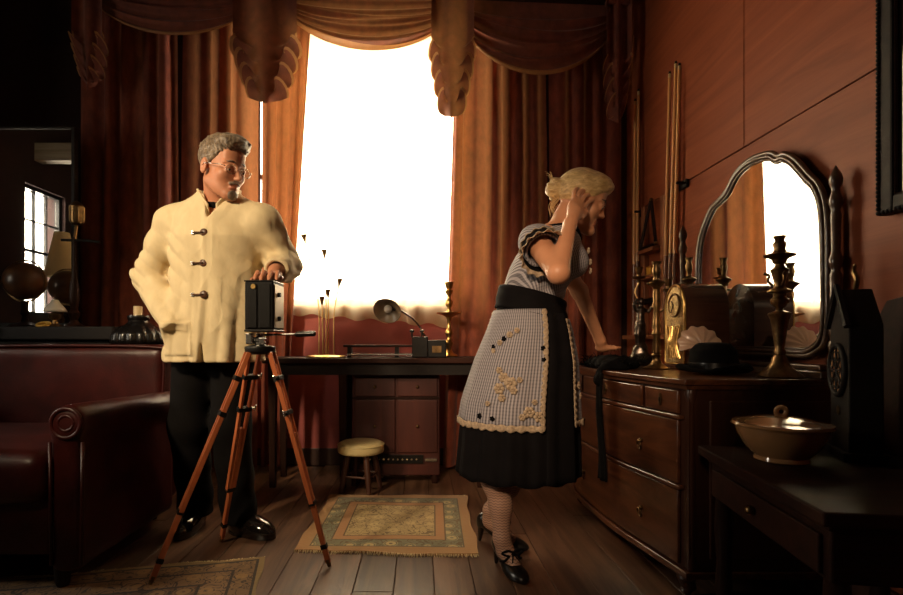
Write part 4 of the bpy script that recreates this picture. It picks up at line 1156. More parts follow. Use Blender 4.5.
# ------------------------------------------------------------------ cue rack, cues, triangle
M['rack'] = wood('rack_wood', (.22, .075, .03), (.36, .13, .055), .42, 'Z', .6, rand=False)
M['cue'] = wood('cue_wood', (.58, .28, .10), (.76, .40, .16), .28, 'Z', .5, coat=.4)
M['cue_butt'] = wood('cue_butt', (.16, .05, .022), (.26, .09, .04), .25, 'Z', .5, coat=.5)
rk = thing('cue_rack', 'wooden wall rack with shelves that holds the pool cues', 'rack', (RX, 3.05, .88))
xw = RX
for y in (3.245, 2.985): MB().bbox((xw - .032, y - .024, .90), (xw - .001, y + .024, 1.70)).build('upright', M['rack'], rk, bevel=.004)
for z in (1.405, 1.245): MB().bbox((xw - .075, 3.01, z - .011), (xw - .001, 3.221, z + .011)).build('shelf', M['rack'], rk, bevel=.003)
MB().bbox((xw - .10, 2.70, .875), (xw - .001, 3.40, .90)).build('base_rail', M['rack'], rk, bevel=.004)
MB().bbox((xw - .06, 3.01, 1.09), (xw - .001, 3.221, 1.12)).build('lower_bar', M['black_wood'], rk, bevel=.004)
for y0_, y1_, z in ((2.74, 2.955, 1.70), (3.275, 3.40, 1.68), (3.275, 3.40, 1.10), (2.74, 2.955, 1.10)):
    c_ = MB().bbox((xw - .018, y0_, z - .022), (xw - .001, y1_, z + .022)).build('cue_clip', M['black_wood'], rk, bevel=.006)
    MB().bbox((xw - .066, y0_, z - .006), (xw - .018, y0_ + .012, z + .006)).build('clip_finger', M['black_wood'], c_)
def cue(label, b, t):
    b, t = Vector(b), Vector(t)
    o = thing('pool_cue', label, 'cue', tuple(b), group='pool cues in the rack')
    q = lambda k: b.lerp(t, k)
    MB().tube([q(0), q(.03), q(.30)], [.0145, .015, .0125], 12).build('butt', M['cue_butt'], o, smooth=40)
    MB().tube([q(.30), q(.6), q(.975)], [.0125, .0105, .0080], 12).build('shaft', M['cue'], o, smooth=40)
    MB().tube([q(.975), q(.99)], [.0081, .0081], 10).build('ferrule', M['cream'], o, smooth=40)
    MB().tube([q(.99), q(1)], [.008, .006], 10).build('tip', M['iron'], o, smooth=40)
xq = RX - .045
cue('leftmost pool cue, closest to the drapes', (xq, 3.345, .90), (xq + .01, 3.345, 2.42))
cue('second pool cue from the drapes', (xq, 3.295, .90), (xq + .01, 3.295, 2.46))
cue('pool cue just beside the triangle rack, third from the drapes', (xq, 2.925, .90), (xq + .02, 2.905, 2.37))
cue('pool cue leaning across its neighbour, fourth from the drapes', (xq + .005, 2.885, .90), (xq + .02, 2.835, 2.39))
cue('darkest rightmost pool cue in the rack', (xq, 2.825, .90), (xq + .022, 2.80, 2.36))
trg = thing('triangle_rack', 'wooden billiard triangle standing on the cue rack shelf', 'triangle', (RX - .05, 3.12, 1.416))
ta, tb_, tc_ = Vector((RX - .055, 3.225, 1.43)), Vector((RX - .055, 3.01, 1.43)), Vector((RX - .035, 3.118, 1.71))
for p, q in ((ta, tb_), (tb_, tc_), (tc_, ta)):
    MB().tube([p, q], .010, 4).build('side', M['dark_wood'], trg)
for p in (ta, tb_, tc_): MB().ball(p, .012, 10, 8).build('corner', M['dark_brass'], trg, smooth='all')
cbx = thing('chalk_box', 'small yellow chalk box on the lower rack shelf', 'box', (RX - .045, 3.075, 1.256))
MB().bbox((RX - .07, 3.045, 1.256), (RX - .02, 3.105, 1.30)).build('box_body', mat('yellow_card', (.75, .42, .05), .6, var=.15), cbx, bevel=.002)
MB().bbox((RX - .072, 3.043, 1.296), (RX - .018, 3.107, 1.306)).build('lid', mat('orange_card', (.60, .22, .04), .6, var=.15), cbx, bevel=.001)
# ------------------------------------------------------------------ tripod
M['tripod_wood'] = wood('tripod_wood', (.42, .105, .036), (.60, .175, .065), .32, 'Z', .6, coat=.4, rand=False)
ax_, ay_, az_ = -.615, 2.0, .845
tp = thing('tripod', 'tall wooden tripod with orange-brown legs standing before the man', 'tripod', (-.70, 2.0, 0))
feet = [Vector((-.945, 1.815, .012)), Vector((-.344, 1.985, 0)), Vector((-.855, 2.235, 0))]
cen_ = Vector((ax_, ay_, az_))
for i, ft in enumerate(feet):
    d = (ft - cen_); d.z = 0; d.normalize()
    top = cen_ + d * .045 - Vector((0, 0, .022))
    ax3 = (ft - top).normalized(); side = ax3.cross(Vector((0, 0, 1))).normalized(); nrm = side.cross(ax3)
    R = Matrix((side, nrm, ax3)).transposed()
    L = (ft - top).length
    leg = None
    for s_ in (-1, 1):
        # twin rails that close towards the foot
        a = top + side * (.021 * s_); b = top + ax3 * (L * .70) + side * (.013 * s_)
        c = (a + b) / 2; dd = (b - a); axb = dd.normalized(); Rb = Matrix((side, nrm, axb)).transposed()
        leg = MB().box(c, (.012, .018, dd.length), Rb).build('leg_rail', M['tripod_wood'], tp, bevel=.002)
    lo = MB().box(top + ax3 * (L * .675), (.0155, .020, L * .60), R)
    lo_o = lo.build('lower_leg', M['tripod_wood'], tp, bevel=.002)
    MB().tube([ft - ax3 * .035, ft - ax3 * .006], [.011, .007], 10).build('foot_tip', M['dark_brass'], lo_o, smooth=40)
    for k in (.12, .28, .70, .90):
        MB().box(top + ax3 * (L * k), ((.058 if k < .3 else .036 if k < .8 else .022), .024, .018), R).build('metal_clamp', M['iron'], tp, bevel=.002)
    for k in (.12, .28):
        p = top + ax3 * (L * k) + side * .033
        MB().tube([p, p + side * .012], .005, 8).build('clamp_bolt', M['steel'], tp, smooth=40)
        MB().box(p + side * .014, (.006, .008, .026), R).build('wing_nut', M['steel'], tp, bevel=.002)
MB().lathe([(.0001, -.030), (.040, -.030), (.055, -.020), (.058, -.006), (.056, .0), (.030, .006), (.0001, .006)], cen_, 28).build('head_plate', M['iron'], tp, smooth=40)
MB().lathe([(.022, .0), (.022, .02), (.030, .022), (.030, .035), (.016, .038), (.016, .05)], cen_, 20).build('pan_head', M['steel'], tp, smooth=40)
MB().box((ax_ - .032, ay_ - .02, az_ + .030), (.026, .03, .042)).build('tilt_block', M['steel'], tp, bevel=.004)
MB().box((ax_ + .018, ay_ - .03, az_ + .020), (.024, .02, .028)).build('tilt_block', M['steel'], tp, bevel=.003)
hp = [Vector((ax_ + .02, ay_ - .01, az_ + .044)), Vector((ax_ + .10, ay_ - .03, az_ + .046)), Vector((ax_ + .145, ay_ - .04, az_ + .047))]
ph = MB().tube(hp, .004, 8).build('pan_handle', M['steel'], tp, smooth=40)
dh = (hp[2] - hp[1]).normalized()
MB().tube([hp[2], hp[2] + dh*.004, hp[2] + dh * .02, hp[2] + dh * .078, hp[2] + dh * .082], [.006, .010, .011, .010, .006], 12).build('grip', M['black'], ph, smooth=40)

# ------------------------------------------------------------------ box camera on the tripod
CZ0 = az_ + .056
cm = thing('box_camera', 'black box camera standing on the wooden tripod under the man’s hand', 'camera', (ax_ + .018, ay_, CZ0), math.radians(-2))
M['leatherette'] = mat('black_leatherette', (.005, .004, .0035), .5, var=.3, bump=.5, bscale=260, spec=.15)
cw, cd, chh = .108, .135, .192
CTOP = CZ0 + chh
def loc_box(lo, hi, name, m, parent=cm, bevel=.003):
    return MB().bbox(lo, hi).build(name, m, parent, world=False, bevel=bevel)
loc_box((-cw/2, -cd/2, .006), (cw/2, cd/2, chh - .004), 'body', M['leatherette'], bevel=.006)
loc_box((-cw/2 - .002, -cd/2 - .002, 0), (cw/2 + .002, cd/2 + .002, .008), 'base_plate', M['iron'])
loc_box((-cw/2 - .002, -cd/2 - .002, chh - .006), (cw/2 + .002, cd/2 + .002, chh), 'top_plate', M['black'])
loc_box((cw/2, -cd/2 + .012, .014), (cw/2 + .004, cd/2 - .012, chh - .014), 'side_plate', mat('dull_nickel', (.52, .44, .33), .45, .3, var=.1), bevel=.002)
loc_box((-cw/2 + .012, -cd/2 - .005, .014), (-.006, -cd/2, chh - .014), 'door', M['leatherette'], bevel=.002)
loc_box((.004, -cd/2 - .005, .014), (cw/2 - .010, -cd/2, chh - .014), 'door', M['leatherette'], bevel=.002)
MB().lathe([(.0001, .004), (.009, .004), (.011, 0)], (-.018, -cd/2 - .005, chh - .024), 14, axis=(0, -1, 0)).build('maker_badge', M['brass'], cm, world=False, smooth=40)
for z in (.05, .14): MB().lathe([(.0001, .012), (.008, .011), (.009, 0)], (cw/2 + .004, -.02, z), 12, axis=(1, 0, 0)).build('winding_knob', M['iron'], cm, world=False, smooth=40)
loc_box((-cw/2 - .006, -.02, .055), (-cw/2, .01, .085), 'latch', M['cream'])
# ------------------------------------------------------------------ people: shared shapes
def near(P, d, c, rad, fn):
    """let FN refine the field only near a place"""
    m = ((P - A(*c)) ** 2).sum(1) < rad * rad
    if m.any(): d[m] = fn(P[m], d[m])
    return d
def frame(yaw, pitch, roll=0):
    """columns: lateral, forward, up. yaw 0 looks at the camera (-Y), 90 degrees looks along +X; pitch > 0 looks down"""
    a, p = math.radians(yaw), math.radians(pitch)
    f = Vector((math.sin(a) * math.cos(p), -math.cos(a) * math.cos(p), -math.sin(p)))
    lat = Vector((-math.cos(a), -math.sin(a), 0))
    u = f.cross(lat) * -1
    if u.z < 0: u = -u
    if roll:
        q = Matrix.Rotation(math.radians(roll), 3, f); lat, u = q @ lat, q @ u
    return np.array([[lat[i], f[i], u[i]] for i in range(3)], dtype=np.float32)

def head_sdf(L, fem=False):
    """L: points in head coordinates (metres at unit scale)"""
    e = lambda c, r: sd_ell(L, c, r)
    d = e((0, -.012, .045), (.076, .094, .084))
    d = smin(d, e((0, .030, -.030), (.060, .060, .080)), .03)
    for s in (-1, 1):
        d = smin(d, sd_cap(L, (.055*s, -.005, -.055), (.018*s, .066, -.098), .018 if not fem else .012, .016 if not fem else .013), .03)
        d = smin(d, e((.037*s, .062, -.022), (.024, .022, .022)), .02)
        d = smin(d, sd_cap(L, (.012*s, .092, .022), (.046*s, .076, .024), .008 if not fem else .005), .014)
    d = smin(d, e((0, .074 + (.010 if fem else 0), -.098), (.022, .018, .018)), .02)
    d = smin(d, e((0, .066, .058), (.050, .026, .040)), .02)
    for s in (-1, 1):
        d = smax(d, -sd_ell(L, (.032*s, .101, .001), (.017, .016, .011)), .010)
        d = smin(d, sd_ell(L, (.032*s, .0845, .0055), (.0160, .0138, .0098)), .004); d = smin(d, sd_ell(L, (.032*s, .0830, -.0085), (.0150, .0125, .0060)), .004)      # lids over the eyeball
    nb, nt = (.118, -.030) if not fem else (.109, -.024)
    lp = -.004 if fem else 0
    d = smin(d, sd_cap(L, (0, .092, .016), (0, nb - .006, nt), .0075 if not fem else .0070, .0115 if not fem else .0085), .012)
    d = smin(d, e((0, nb, nt - .002), (.010, .009, .009) if not fem else (.008, .007, .007)), .008)
    for s in (-1, 1): d = smin(d, e((.011*s, nb - .013, nt - .004), (.0075, .009, .007)), .006)
    d = smin(d, e((0, .089 + lp, -.056), (.023, .013, .0065)), .006)
    d = smin(d, e((0, .087 + lp, -.069), (.020, .013, .0075)), .006)
    d = smax(d, -sd_cap(L, (-.019, .102, -.0625), (.019, .102, -.0625), .0022), .004)
    for s in (-1, 1):
        ear = e((.079*s, -.010, -.002), (.010, .019, .032))
        ear = smax(ear, -e((.087*s, -.006, .000), (.007, .010, .019)), .006)
        d = smin(d, ear, .008)
    return d

M['skin_m'] = mat('skin_tanned', (.52, .215, .115), .5, var=.10, scale=14, bump=.12, bscale=220)
M['skin_f'] = mat('skin_fair', (.62, .29, .155), .45, var=.08, scale=10)
M['lip'] = mat('lip', (.42, .14, .08), .4, var=.1)
M['eye_white'] = mat('eye_white', (.6, .52, .45), .2, var=.03)
M['iris'] = mat('iris', (.02, .015, .012), .1, var=.1)

def eyes(o, R, s, parent, lids=None):
    Rm = Matrix([list(map(float, r)) for r in R]); o = Vector(o)
    for sd in (-1, 1):
        c = o + Rm @ Vector((.032*sd, .0850, -.001)) * s
        e = MB().ball(c, .0112 * s, 14, 10).build('eyeball', M['eye_white'], parent, smooth='all')
        fwd = Rm @ Vector((0, 1, -.22))
        MB().lathe([(.0001, .0118*s), (.0045*s, .0108*s), (.0052*s, .0098*s)], c, 12, axis=fwd).build('iris', M['iris'], e, smooth='all')

# ------------------------------------------------------------------ the man
MH_O = np.array((-.826, 2.175, 1.580), dtype=np.float32); MH_R = frame(56, 12); MH_S = 1.02
man = thing('person', 'person in a cream jacket and glasses resting a hand on the box camera', 'person', (-.93, 2.33, 0))
sL, sR = Vector((-1.078, 2.275, 1.372)), Vector((-.672, 2.225, 1.362))          # shoulders, viewer's left and right
eL, wL = W(148, 276, 2.31), W(173, 324, 2.175)
eR, wR = Vector((-.598, 2.30, 1.205)), Vector((-.590, 2.125, 1.152))
hipA, hipB = (-1.0, 2.33, .90), (-.83, 2.33, .90)
kneeA, kneeB = (-1.035, 2.33, .49), (-.838, 2.30, .49)
ankA, ankB = (-1.05, 2.44, .10), (-.815, 2.345, .10)
hx, hy, hz = -.588, 2.06, CTOP + .030                                            # back of the resting hand
def hand_man(P, d):
    h = sd_ell(P, (hx, hy + .012, hz - .002), (.042, .050, .017))
    h = smin(h, sd_cap(P, wR, (hx, hy + .03, hz + .004), .028, .026), .02)
    xs = (-.034, -.0115, .011, .032); Ls = (.034, .040, .038, .030)
    for x, L in zip(xs, Ls):
        k = (hx + x, hy - .028, hz + .003); m = (hx + x * 1.15 + .004, hy - .030 - L, hz + .006)
        t = (hx + x * 1.2 + .006, hy - .030 - L * 1.75, hz - .013); q = (hx + x * 1.2 + .007, hy - .030 - L * 2.05, hz - .028 if L > .035 else hz - .022)
        g = sd_chain(P, [k, m, t, q], [.0102, .0095, .0085, .0075], .004)
        h = smin(h, g, .007)
    th = sd_chain(P, [(hx - .030, hy + .015, hz - .004), (hx - .056, hy - .012, hz - .010), (hx - .066, hy - .040, hz - .018)], [.014, .0105, .0085], .005)
    h = smin(h, th, .010)
    return smin(d, h, .012)
def f_man(P):
    d = sd_loft(P, [.78, .95, 1.1, 1.3, 1.42, 1.47], [-.91]*3 + [-.88, -.875, -.872], [2.32, 2.32, 2.30, 2.27, 2.26, 2.255], [.15, .16, .145, .165, .12, .06], [.10, .11, .10, .11, .08, .055])
    for a, k, n in ((hipA, kneeA, ankA), (hipB, kneeB, ankB)):
        d = smin(d, sd_chain(P, [a, k, n], [.08, .05, .035], .03), .03)
    d = smin(d, sd_chain(P, [sL, eL, wL], [.048, .038, .027], .02), .04)
    d = smin(d, sd_chain(P, [sR, eR, wR], [.048, .038, .027], .02), .04)
    pk = wL + Vector((.035, .05, -.05))
    d = smin(d, sd_chain(P, [wL, pk, pk + Vector((.015, .0, -.06))], [.027, .034, .022], .01), .02)
    neck0 = (-.868, 2.262, 1.435); neck1 = tuple(MH_O + MH_R @ A(0, -.022, -.045) * MH_S)
    d = smin(d, sd_cap(P, neck0, neck1, .062, .058), .03)
    def hd(Q, e):
        L = ((Q - MH_O) @ MH_R) / MH_S
        return smin(e, head_sdf(L) * MH_S, .014)
    d = near(P, d, MH_O, .24, hd)
    d = near(P, d, (hx, hy, hz), .16, hand_man)
    return d
def paint_man(C):
    L = ((C - MH_O) @ MH_R) / MH_S
    m = (np.abs(L[:, 0]) < .021) & (L[:, 1] > .085) & (L[:, 2] < -.052) & (L[:, 2] > -.076)
    return m.astype(int)
sdf_obj('body', f_man, (-1.36, 1.84, .02), (-.48, 2.56, 1.76), .0048, [M['skin_m'], M['lip']], man, paint_man)
eyes(MH_O, MH_R, MH_S, man)

# hair, moustache, goatee, brows
M['hair_m'] = None
def hair_mat(name, c, c2, axis_scale=(60, 60, 9)):
    t = NT(name); v = t.coord(scale=axis_scale); f = t.noise(v, 1.6, 5, .6, .6)
    t.l(t.ramp(f, [(.3, c), (.68, c2)]), t.b.inputs['Base Color']); t.set(Roughness=.42); t.bump(f, .9, .004)
    t.b.inputs['Sheen Weight'].default_value = .2
    return t.m
M['hair_m'] = hair_mat('grey_hair', (.045, .028, .018), (.30, .21, .13))
def f_hair_m(P):
    L = ((P - MH_O) @ MH_R) / MH_S
    x, y, z = L[:, 0], L[:, 1], L[:, 2]
    d = sd_ell(L, (0, -.016, .052), (.084, .104, .094))
    d = smin(d, sd_ell(L, (.012, .062, .104), (.060, .042, .032)), .03)          # swept-up front
    d = smin(d, sd_ell(L, (-.030, .030, .110), (.045, .06, .030)), .03)
    g = np.interp(z, [-.10, -.05, -.02, .02, .05, .075, .10], [-.055, -.030, .012, .022, .050, .088, .14])
    d = smax(d, (y - g) * .75, .012)
    d = smax(d, -(z + .078 + .2 * (y + .09)), .01)
    for s in (-1, 1): d = smax(d, -sd_ell(L, (.085*s, -.008, -.010), (.030, .022, .036)), .008)
    st = np.sin((x * 1.0 + .35 * np.sin(z * 40)) * 150 + 30 * y) * .5 + np.sin((y - z) * 120 + x * 70) * .5
    d = d + .0042 * st * np.clip((z + .02) / .08, .25, 1) + .003 * wob(L, 90, 3)
    return d * MH_S
bb_ = .16
sdf_obj('hair', f_hair_m, MH_O - bb_, MH_O + A(.16, .16, .20), .004, M['hair_m'], man)
M['stubble'] = hair_mat('grey_beard', (.07, .04, .026), (.26, .17, .11), (90, 90, 30))
def f_beard(P):
    L = ((P - MH_O) @ MH_R) / MH_S
    skin = head_sdf(L)
    m = sd_cap(L, (-.022, .092, -.052), (0, .104, -.045), .008); m = smin(m, sd_cap(L, (.022, .092, -.052), (0, .104, -.045), .008), .004)
    g = sd_ell(L, (0, .088, -.098), (.024, .022, .020))
    b = np.minimum(m, g)
    return smax(b, skin - .0035, .003) * MH_S + .0008 * wob(L, 300)
cb_ = MH_O + MH_R @ A(0, .09, -.07) * MH_S
sdf_obj('beard', f_beard, cb_ - .06, cb_ + .06, .0028, M['stubble'], man, smooth_it=1)
Rm = Matrix([list(map(float, r)) for r in MH_R]); Om = Vector(map(float, MH_O))
def hp_(x, y, z): return Om + Rm @ Vector((x, y, z)) * MH_S
for s in (-1, 1):
    MB().tube([hp_(.014*s, .100, .0295), hp_(.03*s, .096, .032), hp_(.048*s, .081, .025)], [.0026, .0034, .0016], 6).build('eyebrow', M['stubble'], man, smooth='all')
# glasses
gg = None
fmn = MB()
for s in (-1, 1):
    pts = [hp_(.034*s + .0225*math.cos(a) * (1 if abs(math.cos(a)) < .7 else 1.02), .1115 - .006 * abs(math.cos(a)), -.004 + .0165*math.sin(a) * (1.08 if math.sin(a) > 0 else .95)) for a in np.linspace(0, 2*PI, 25)]
    fmn.tube(pts, .0013, 6, cap=False)
    fmn.tube([hp_(.0575*s, .106, .004), hp_(.075*s, .09, .007), hp_(.085*s, .0, .008), hp_(.083*s, -.02, -.006)], .0013, 6)
fmn.tube(curve([hp_(-.0115, .113, .0), hp_(0, .117, .004), hp_(.0115, .113, .0)], 5), .0013, 6)
gg = fmn.build('eyeglasses', M['steel'], man, smooth='all')
M['lens'] = glass_mat('lens_glass', (.96, .96, .96), .13)
for s in (-1, 1):
    pts = [hp_(.034*s + .0222*math.cos(a), .1115 - .006*abs(math.cos(a)), -.004 + .0165*math.sin(a)) for a in np.linspace(0, 2*PI, 24, endpoint=False)]
    l = MB(); l.v = [tuple(p) for p in pts]; l.f = [tuple(range(24))]
    l.build('lens', M['lens'], gg)

# jacket
def linen(name, c):
    t = NT(name); v = t.coord()
    n1 = t.noise(t.coord(scale=(1, 1, .6), rot=(0, .5, 0)), 6, 1.5, .5, .3); rdg = t.math('ABSOLUTE', t.math('SUBTRACT', n1, .5))        # long sharp creases
    n2 = t.noise(t.coord(scale=(1, 1, .45)), 26, 3, .5, .4); n3 = t.noise(v, 260, 2)
    hgt = t.math('ADD', t.math('MULTIPLY', t.math('MINIMUM', rdg, .10), -3.0), t.math('MULTIPLY_ADD', n2, .28, t.math('MULTIPLY', n3, .03)))
    t.l(t.ramp(n2, [(.3, col(c, .93)), (.7, col(c, 1.05))]), t.b.inputs['Base Color']); t.set(Roughness=.8)
    t.b.inputs['Specular IOR Level'].default_value = .25
    t.bump(hgt, .85, .013)
    return t.m
M['jacket'] = linen('cream_cotton', (.66, .525, .315))
PLX = -.902
def f_jacket(P):
    d = sd_loft(P, [.772, .85, 1.0, 1.12, 1.30, 1.40, 1.46, 1.50], [-.905, -.902, -.895, -.89, -.882, -.876, -.872, -.870], [2.29, 2.288, 2.282, 2.275, 2.26, 2.258, 2.258, 2.26],
                [.207, .203, .195, .190, .196, .172, .115, .085], [.160, .156, .146, .138, .140, .118, .095, .082], p=2.25)
    x, y, z = P[:, 0], P[:, 1], P[:, 2]
    a = np.arctan2(y - 2.28, x + .895)
    low = np.clip((1.25 - z) / .4, 0, 1)
    d = d + low * (.007 * np.sin(9 * a + 3 * z + 1.2 * np.sin(5 * z)) + .005 * (1 - 2 * np.abs(np.sin(8 * a - 4 * z)))) + .0045 * (1 - 2 * np.abs(np.sin(34 * z + 26 * (x + .9) + 1.6 * np.sin(9 * x + 7 * z)))) * np.clip(np.abs(x + .89) / .16, 0, 1) * np.clip((1.42 - z) / .1, 0, 1)
    front = (y < 2.26).astype(np.float32)
    step = 1 / (1 + np.exp(-(x - PLX - .012 * np.sin(6*z)) / .0025))
    d = d - .007 * step * front * np.clip((1.45 - z) / .05, 0, 1)
    slit = np.abs(x - PLX - .004) - np.clip((.86 - z) * .14, -.004, .012)
    d = np.where(front > 0, smax(d, -np.maximum(slit, z - .87), .006), d)
    # yoke and shoulders
    d = smin(d, sd_chain(P, [(-.872, 2.262, 1.445), sL + Vector((.015, 0, .012))], [.066, .078], .02), .05)
    d = smin(d, sd_chain(P, [(-.872, 2.262, 1.445), sR + Vector((-.015, 0, .012))], [.066, .078], .02), .05)
    # sleeves with creases
    def sleeve(pts, rs, ph):
        s = sd_chain(P, pts, rs, .03)
        e = A(*pts[1]); q = P - e; r = np.linalg.norm(q, axis=1)
        s = s + .0065 * np.exp(-(r / .11) ** 2) * (1 - 2 * np.abs(np.sin(q[:, 2] * 52 + q[:, 0] * 40 + ph))) + .0045 * (1 - 2 * np.abs(np.sin(z * 24 + x * 34 + ph + 1.5 * np.sin(14 * x)))) + .003 * wob(P, 40, ph)
        return s
    cuffL = wL + (wL - eL).normalized() * .02
    s1 = sleeve([tuple(sL), tuple(eL), tuple(cuffL)], [.080, .060, .052], 0)
    s2 = sleeve([tuple(sR), tuple(eR), tuple(wR + Vector((0, .012, .004)))], [.080, .068, .050], 2)
    nL = A(*(cuffL - eL).normalized()); s1 = smax(s1, (P - A(*cuffL)) @ nL - .012, .006)
    nR = A(*(wR - eR).normalized()); s2 = smax(s2, (P - A(*wR)) @ nR + .012, .006)
    s2 = smax(s2, -sd_cap(P, eR.lerp(wR, .7), wR + (wR - eR).normalized() * .05, .036), .004)
    d = smin(d, s1, .028); d = smin(d, s2, .028)
    # patch pocket with its flap
    u = (x - (-1.0) + .10 * (z - .87)); v = z - .875
    pk = np.maximum(np.abs(u) - .068, np.abs(v) - .072)
    d = d - .009 * np.clip(-pk / .006, 0, 1) * front * (x < -.92)
    fl = np.maximum(np.abs(u) - .056, np.abs(v - .052 + .12 * u) - .020)
    d = d - .006 * np.clip(-fl / .006, 0, 1) * front * (x < -.92)
    d = smax(d, .776 - z, .006)
    # open neck
    nk = sd_cap(P, (-.868, 2.25, 1.42), (-.862, 2.225, 1.62), .070, .082)
    d = smax(d, -nk, .008)
    vh = np.maximum(np.abs(x + .872 - .25 * (z - 1.375)) - (z - 1.372) * .50, 2.02 - y); vh = np.maximum(vh, y - 2.22)
    d = np.where(z > 1.36, smax(d, -vh, .006), d)
    return d
jk = sdf_obj('jacket', f_jacket, (-1.36, 2.02, .75), (-.48, 2.50, 1.56), .0052, M['jacket'], man)
def collar(u, v):
    t = lerp(-2.98, 2.98, u) + PI                      # 0 at the nape, +-pi at the throat
    fr_ = max(0, 1 - abs(abs(t - PI) - PI) / .95)      # 1 at the throat
    th = t - PI
    k = fr_ ** 1.4
    R = lerp(.079, .100, k) + .010 * v
    zb = 1.462 - .018 * math.cos(th) * -1 - .075 * k
    zb = 1.470 + .012 * math.cos(th) - .068 * k
    hgt = .048 * (1 - .55 * k)
    x = -.868 + R * math.sin(th) + .010 * k
    y = 2.248 + R * .95 * math.cos(th)
    return (x, y, zb - .012 + (hgt + .012) * v)
MB().grid(collar, 60, 6).build('collar', M['jacket'], jk, smooth='all', solid=.006)
M['toggle'] = mat('brown_leather', (.085, .032, .014), .4, var=.3, scale=40)
for py_ in (233, 263, 294.5):
    z = H + (CY - py_) / F * 2.13
    xx = PLX + .004 + (.006 if py_ == 233 else 0)
    y = front_y(f_jacket, xx, z, 1.98, 2.3) or 2.13
    MB().lathe([(.0001, .009), (.012, .009), (.0155, .006), (.0165, .002), (.014, -.004)], (xx + .012, y, z), 20, axis=(0, -1, 0)).build('button', M['toggle'], jk, smooth=50)
    y2 = front_y(f_jacket, xx - .024, z, 1.98, 2.3) or y
    tb2 = MB().tube([(xx - .034, y2 - .005, z), (xx - .004, (y + y2) / 2 - .009, z), (xx + .012, y - .011, z)], [.0075, .006, .005], 8, flat=.5).build('toggle_loop', M['toggle'], jk, smooth='all')
    MB().bbox((xx - .040, y2 - .008, z - .0075), (xx - .028, y2 + .002, z + .0075)).build('metal_tab', M['steel'], jk, bevel=.001)
M['black_cloth'] = mat('black_cloth', (.0045, .0035, .0035), .9, var=.25, scale=20, spec=.15)
def f_shirt(P):
    d = sd_cap(P, (-.868, 2.255, 1.40), (-.862, 2.232, 1.468), .066, .0655)
    inner = sd_cap(P, (-.868, 2.255, 1.38), (-.858, 2.215, 1.55), .061, .061)
    d = smax(d, -inner, .003)
    return smax(d, (P - A(-.862, 2.232, 1.470)) @ A(.05, -.35, .93), .003)
sdf_obj('undershirt', f_shirt, (-.96, 2.15, 1.36), (-.77, 2.35, 1.53), .004, M['black_cloth'], man)
def f_trousers(P):
    d = sd_ell(P, (-.915, 2.33, .86), (.175, .125, .16))
    for a, k, n, ph in ((hipA, kneeA, ankA, 0), (hipB, kneeB, ankB, 2)):
        s = sd_chain(P, [a, k, (n[0], n[1], n[2] - .03)], [.100, .082, .078], .04)
        s = s + .004 * np.sin(P[:, 2] * 40 + ph + 3 * np.sin(P[:, 0] * 20)) * np.clip((.5 - P[:, 2]) / .3, 0, 1)
        d = smin(d, s, .035)
    return smax(d, .055 - P[:, 2], .006)
sdf_obj('trousers', f_trousers, (-1.2, 2.15, .03), (-.66, 2.58, 1.0), .009, M['black_cloth'], man)
M['patent'] = mat('black_patent', (.008, .006, .005), .10, var=.2, coat=.8)
def shoe_man(name, heel, toe):
    heel, toe = Vector(heel), Vector(toe); f = (toe - heel).normalized(); L = (toe - heel).length
    def fn(P):
        q = P - A(*heel); fx_ = A(*f); lx_ = A(-f.y, f.x, 0)
        a = q @ fx_; b = q @ lx_; z = q[:, 2]
        Q = np.stack([a, b, z], 1)
        d = sd_ell(Q, (.06, 0, .045), (.075, .038, .048))
        d = smin(d, sd_ell(Q, (L - .085, 0, .026), (.088, .047, .040)), .05)
        d = smin(d, sd_ell(Q, (L * .5, 0, .048), (.09, .040, .040)), .04)
        d = smin(d, sd_cap(Q, (.065, 0, .05), (.062, 0, .10), .043, .042), .02)
        d = smax(d, .010 - z, .004)
        sole = np.maximum(sd_box(Q, (L * .5, 0, .007), (L * .5 + .002, .046, .0068), r=.004), np.sqrt(((a - L*.5) / (L*.5 + .004)) ** 2 + (b / .052) ** 2) * .05 - .05)
        gr = np.abs(z - .014) - .0018
        d = np.minimum(d, sole)
        return smax(d, z - .095, .004)
    lo = np.minimum(heel, toe) - .08; hi = np.maximum(heel, toe) + .08; lo[2] = -.012; hi[2] = .13
    o = sdf_obj('shoe', fn, lo, hi, .005, M['patent'], man)
    lc = MB(); side = Vector((-f.y, f.x, 0))
    for k in range(4):
        c = heel + f * (.105 + .020 * k); z = .096 - .010 * k - .0035 * k
        lc.tube([c - side * .018 + Vector((0, 0, z - .008)), c + Vector((0, 0, z + .001)), c + side * .018 + Vector((0, 0, z - .008))], .0024, 6)
    lc.build('laces', M['black_cloth'], o, smooth='all')
    return o
shoe_man('shoe', (-1.052, 2.50, 0), (-1.045, 2.24, 0))
shoe_man('shoe', (-.865, 2.37, 0), (-.635, 2.262, 0))
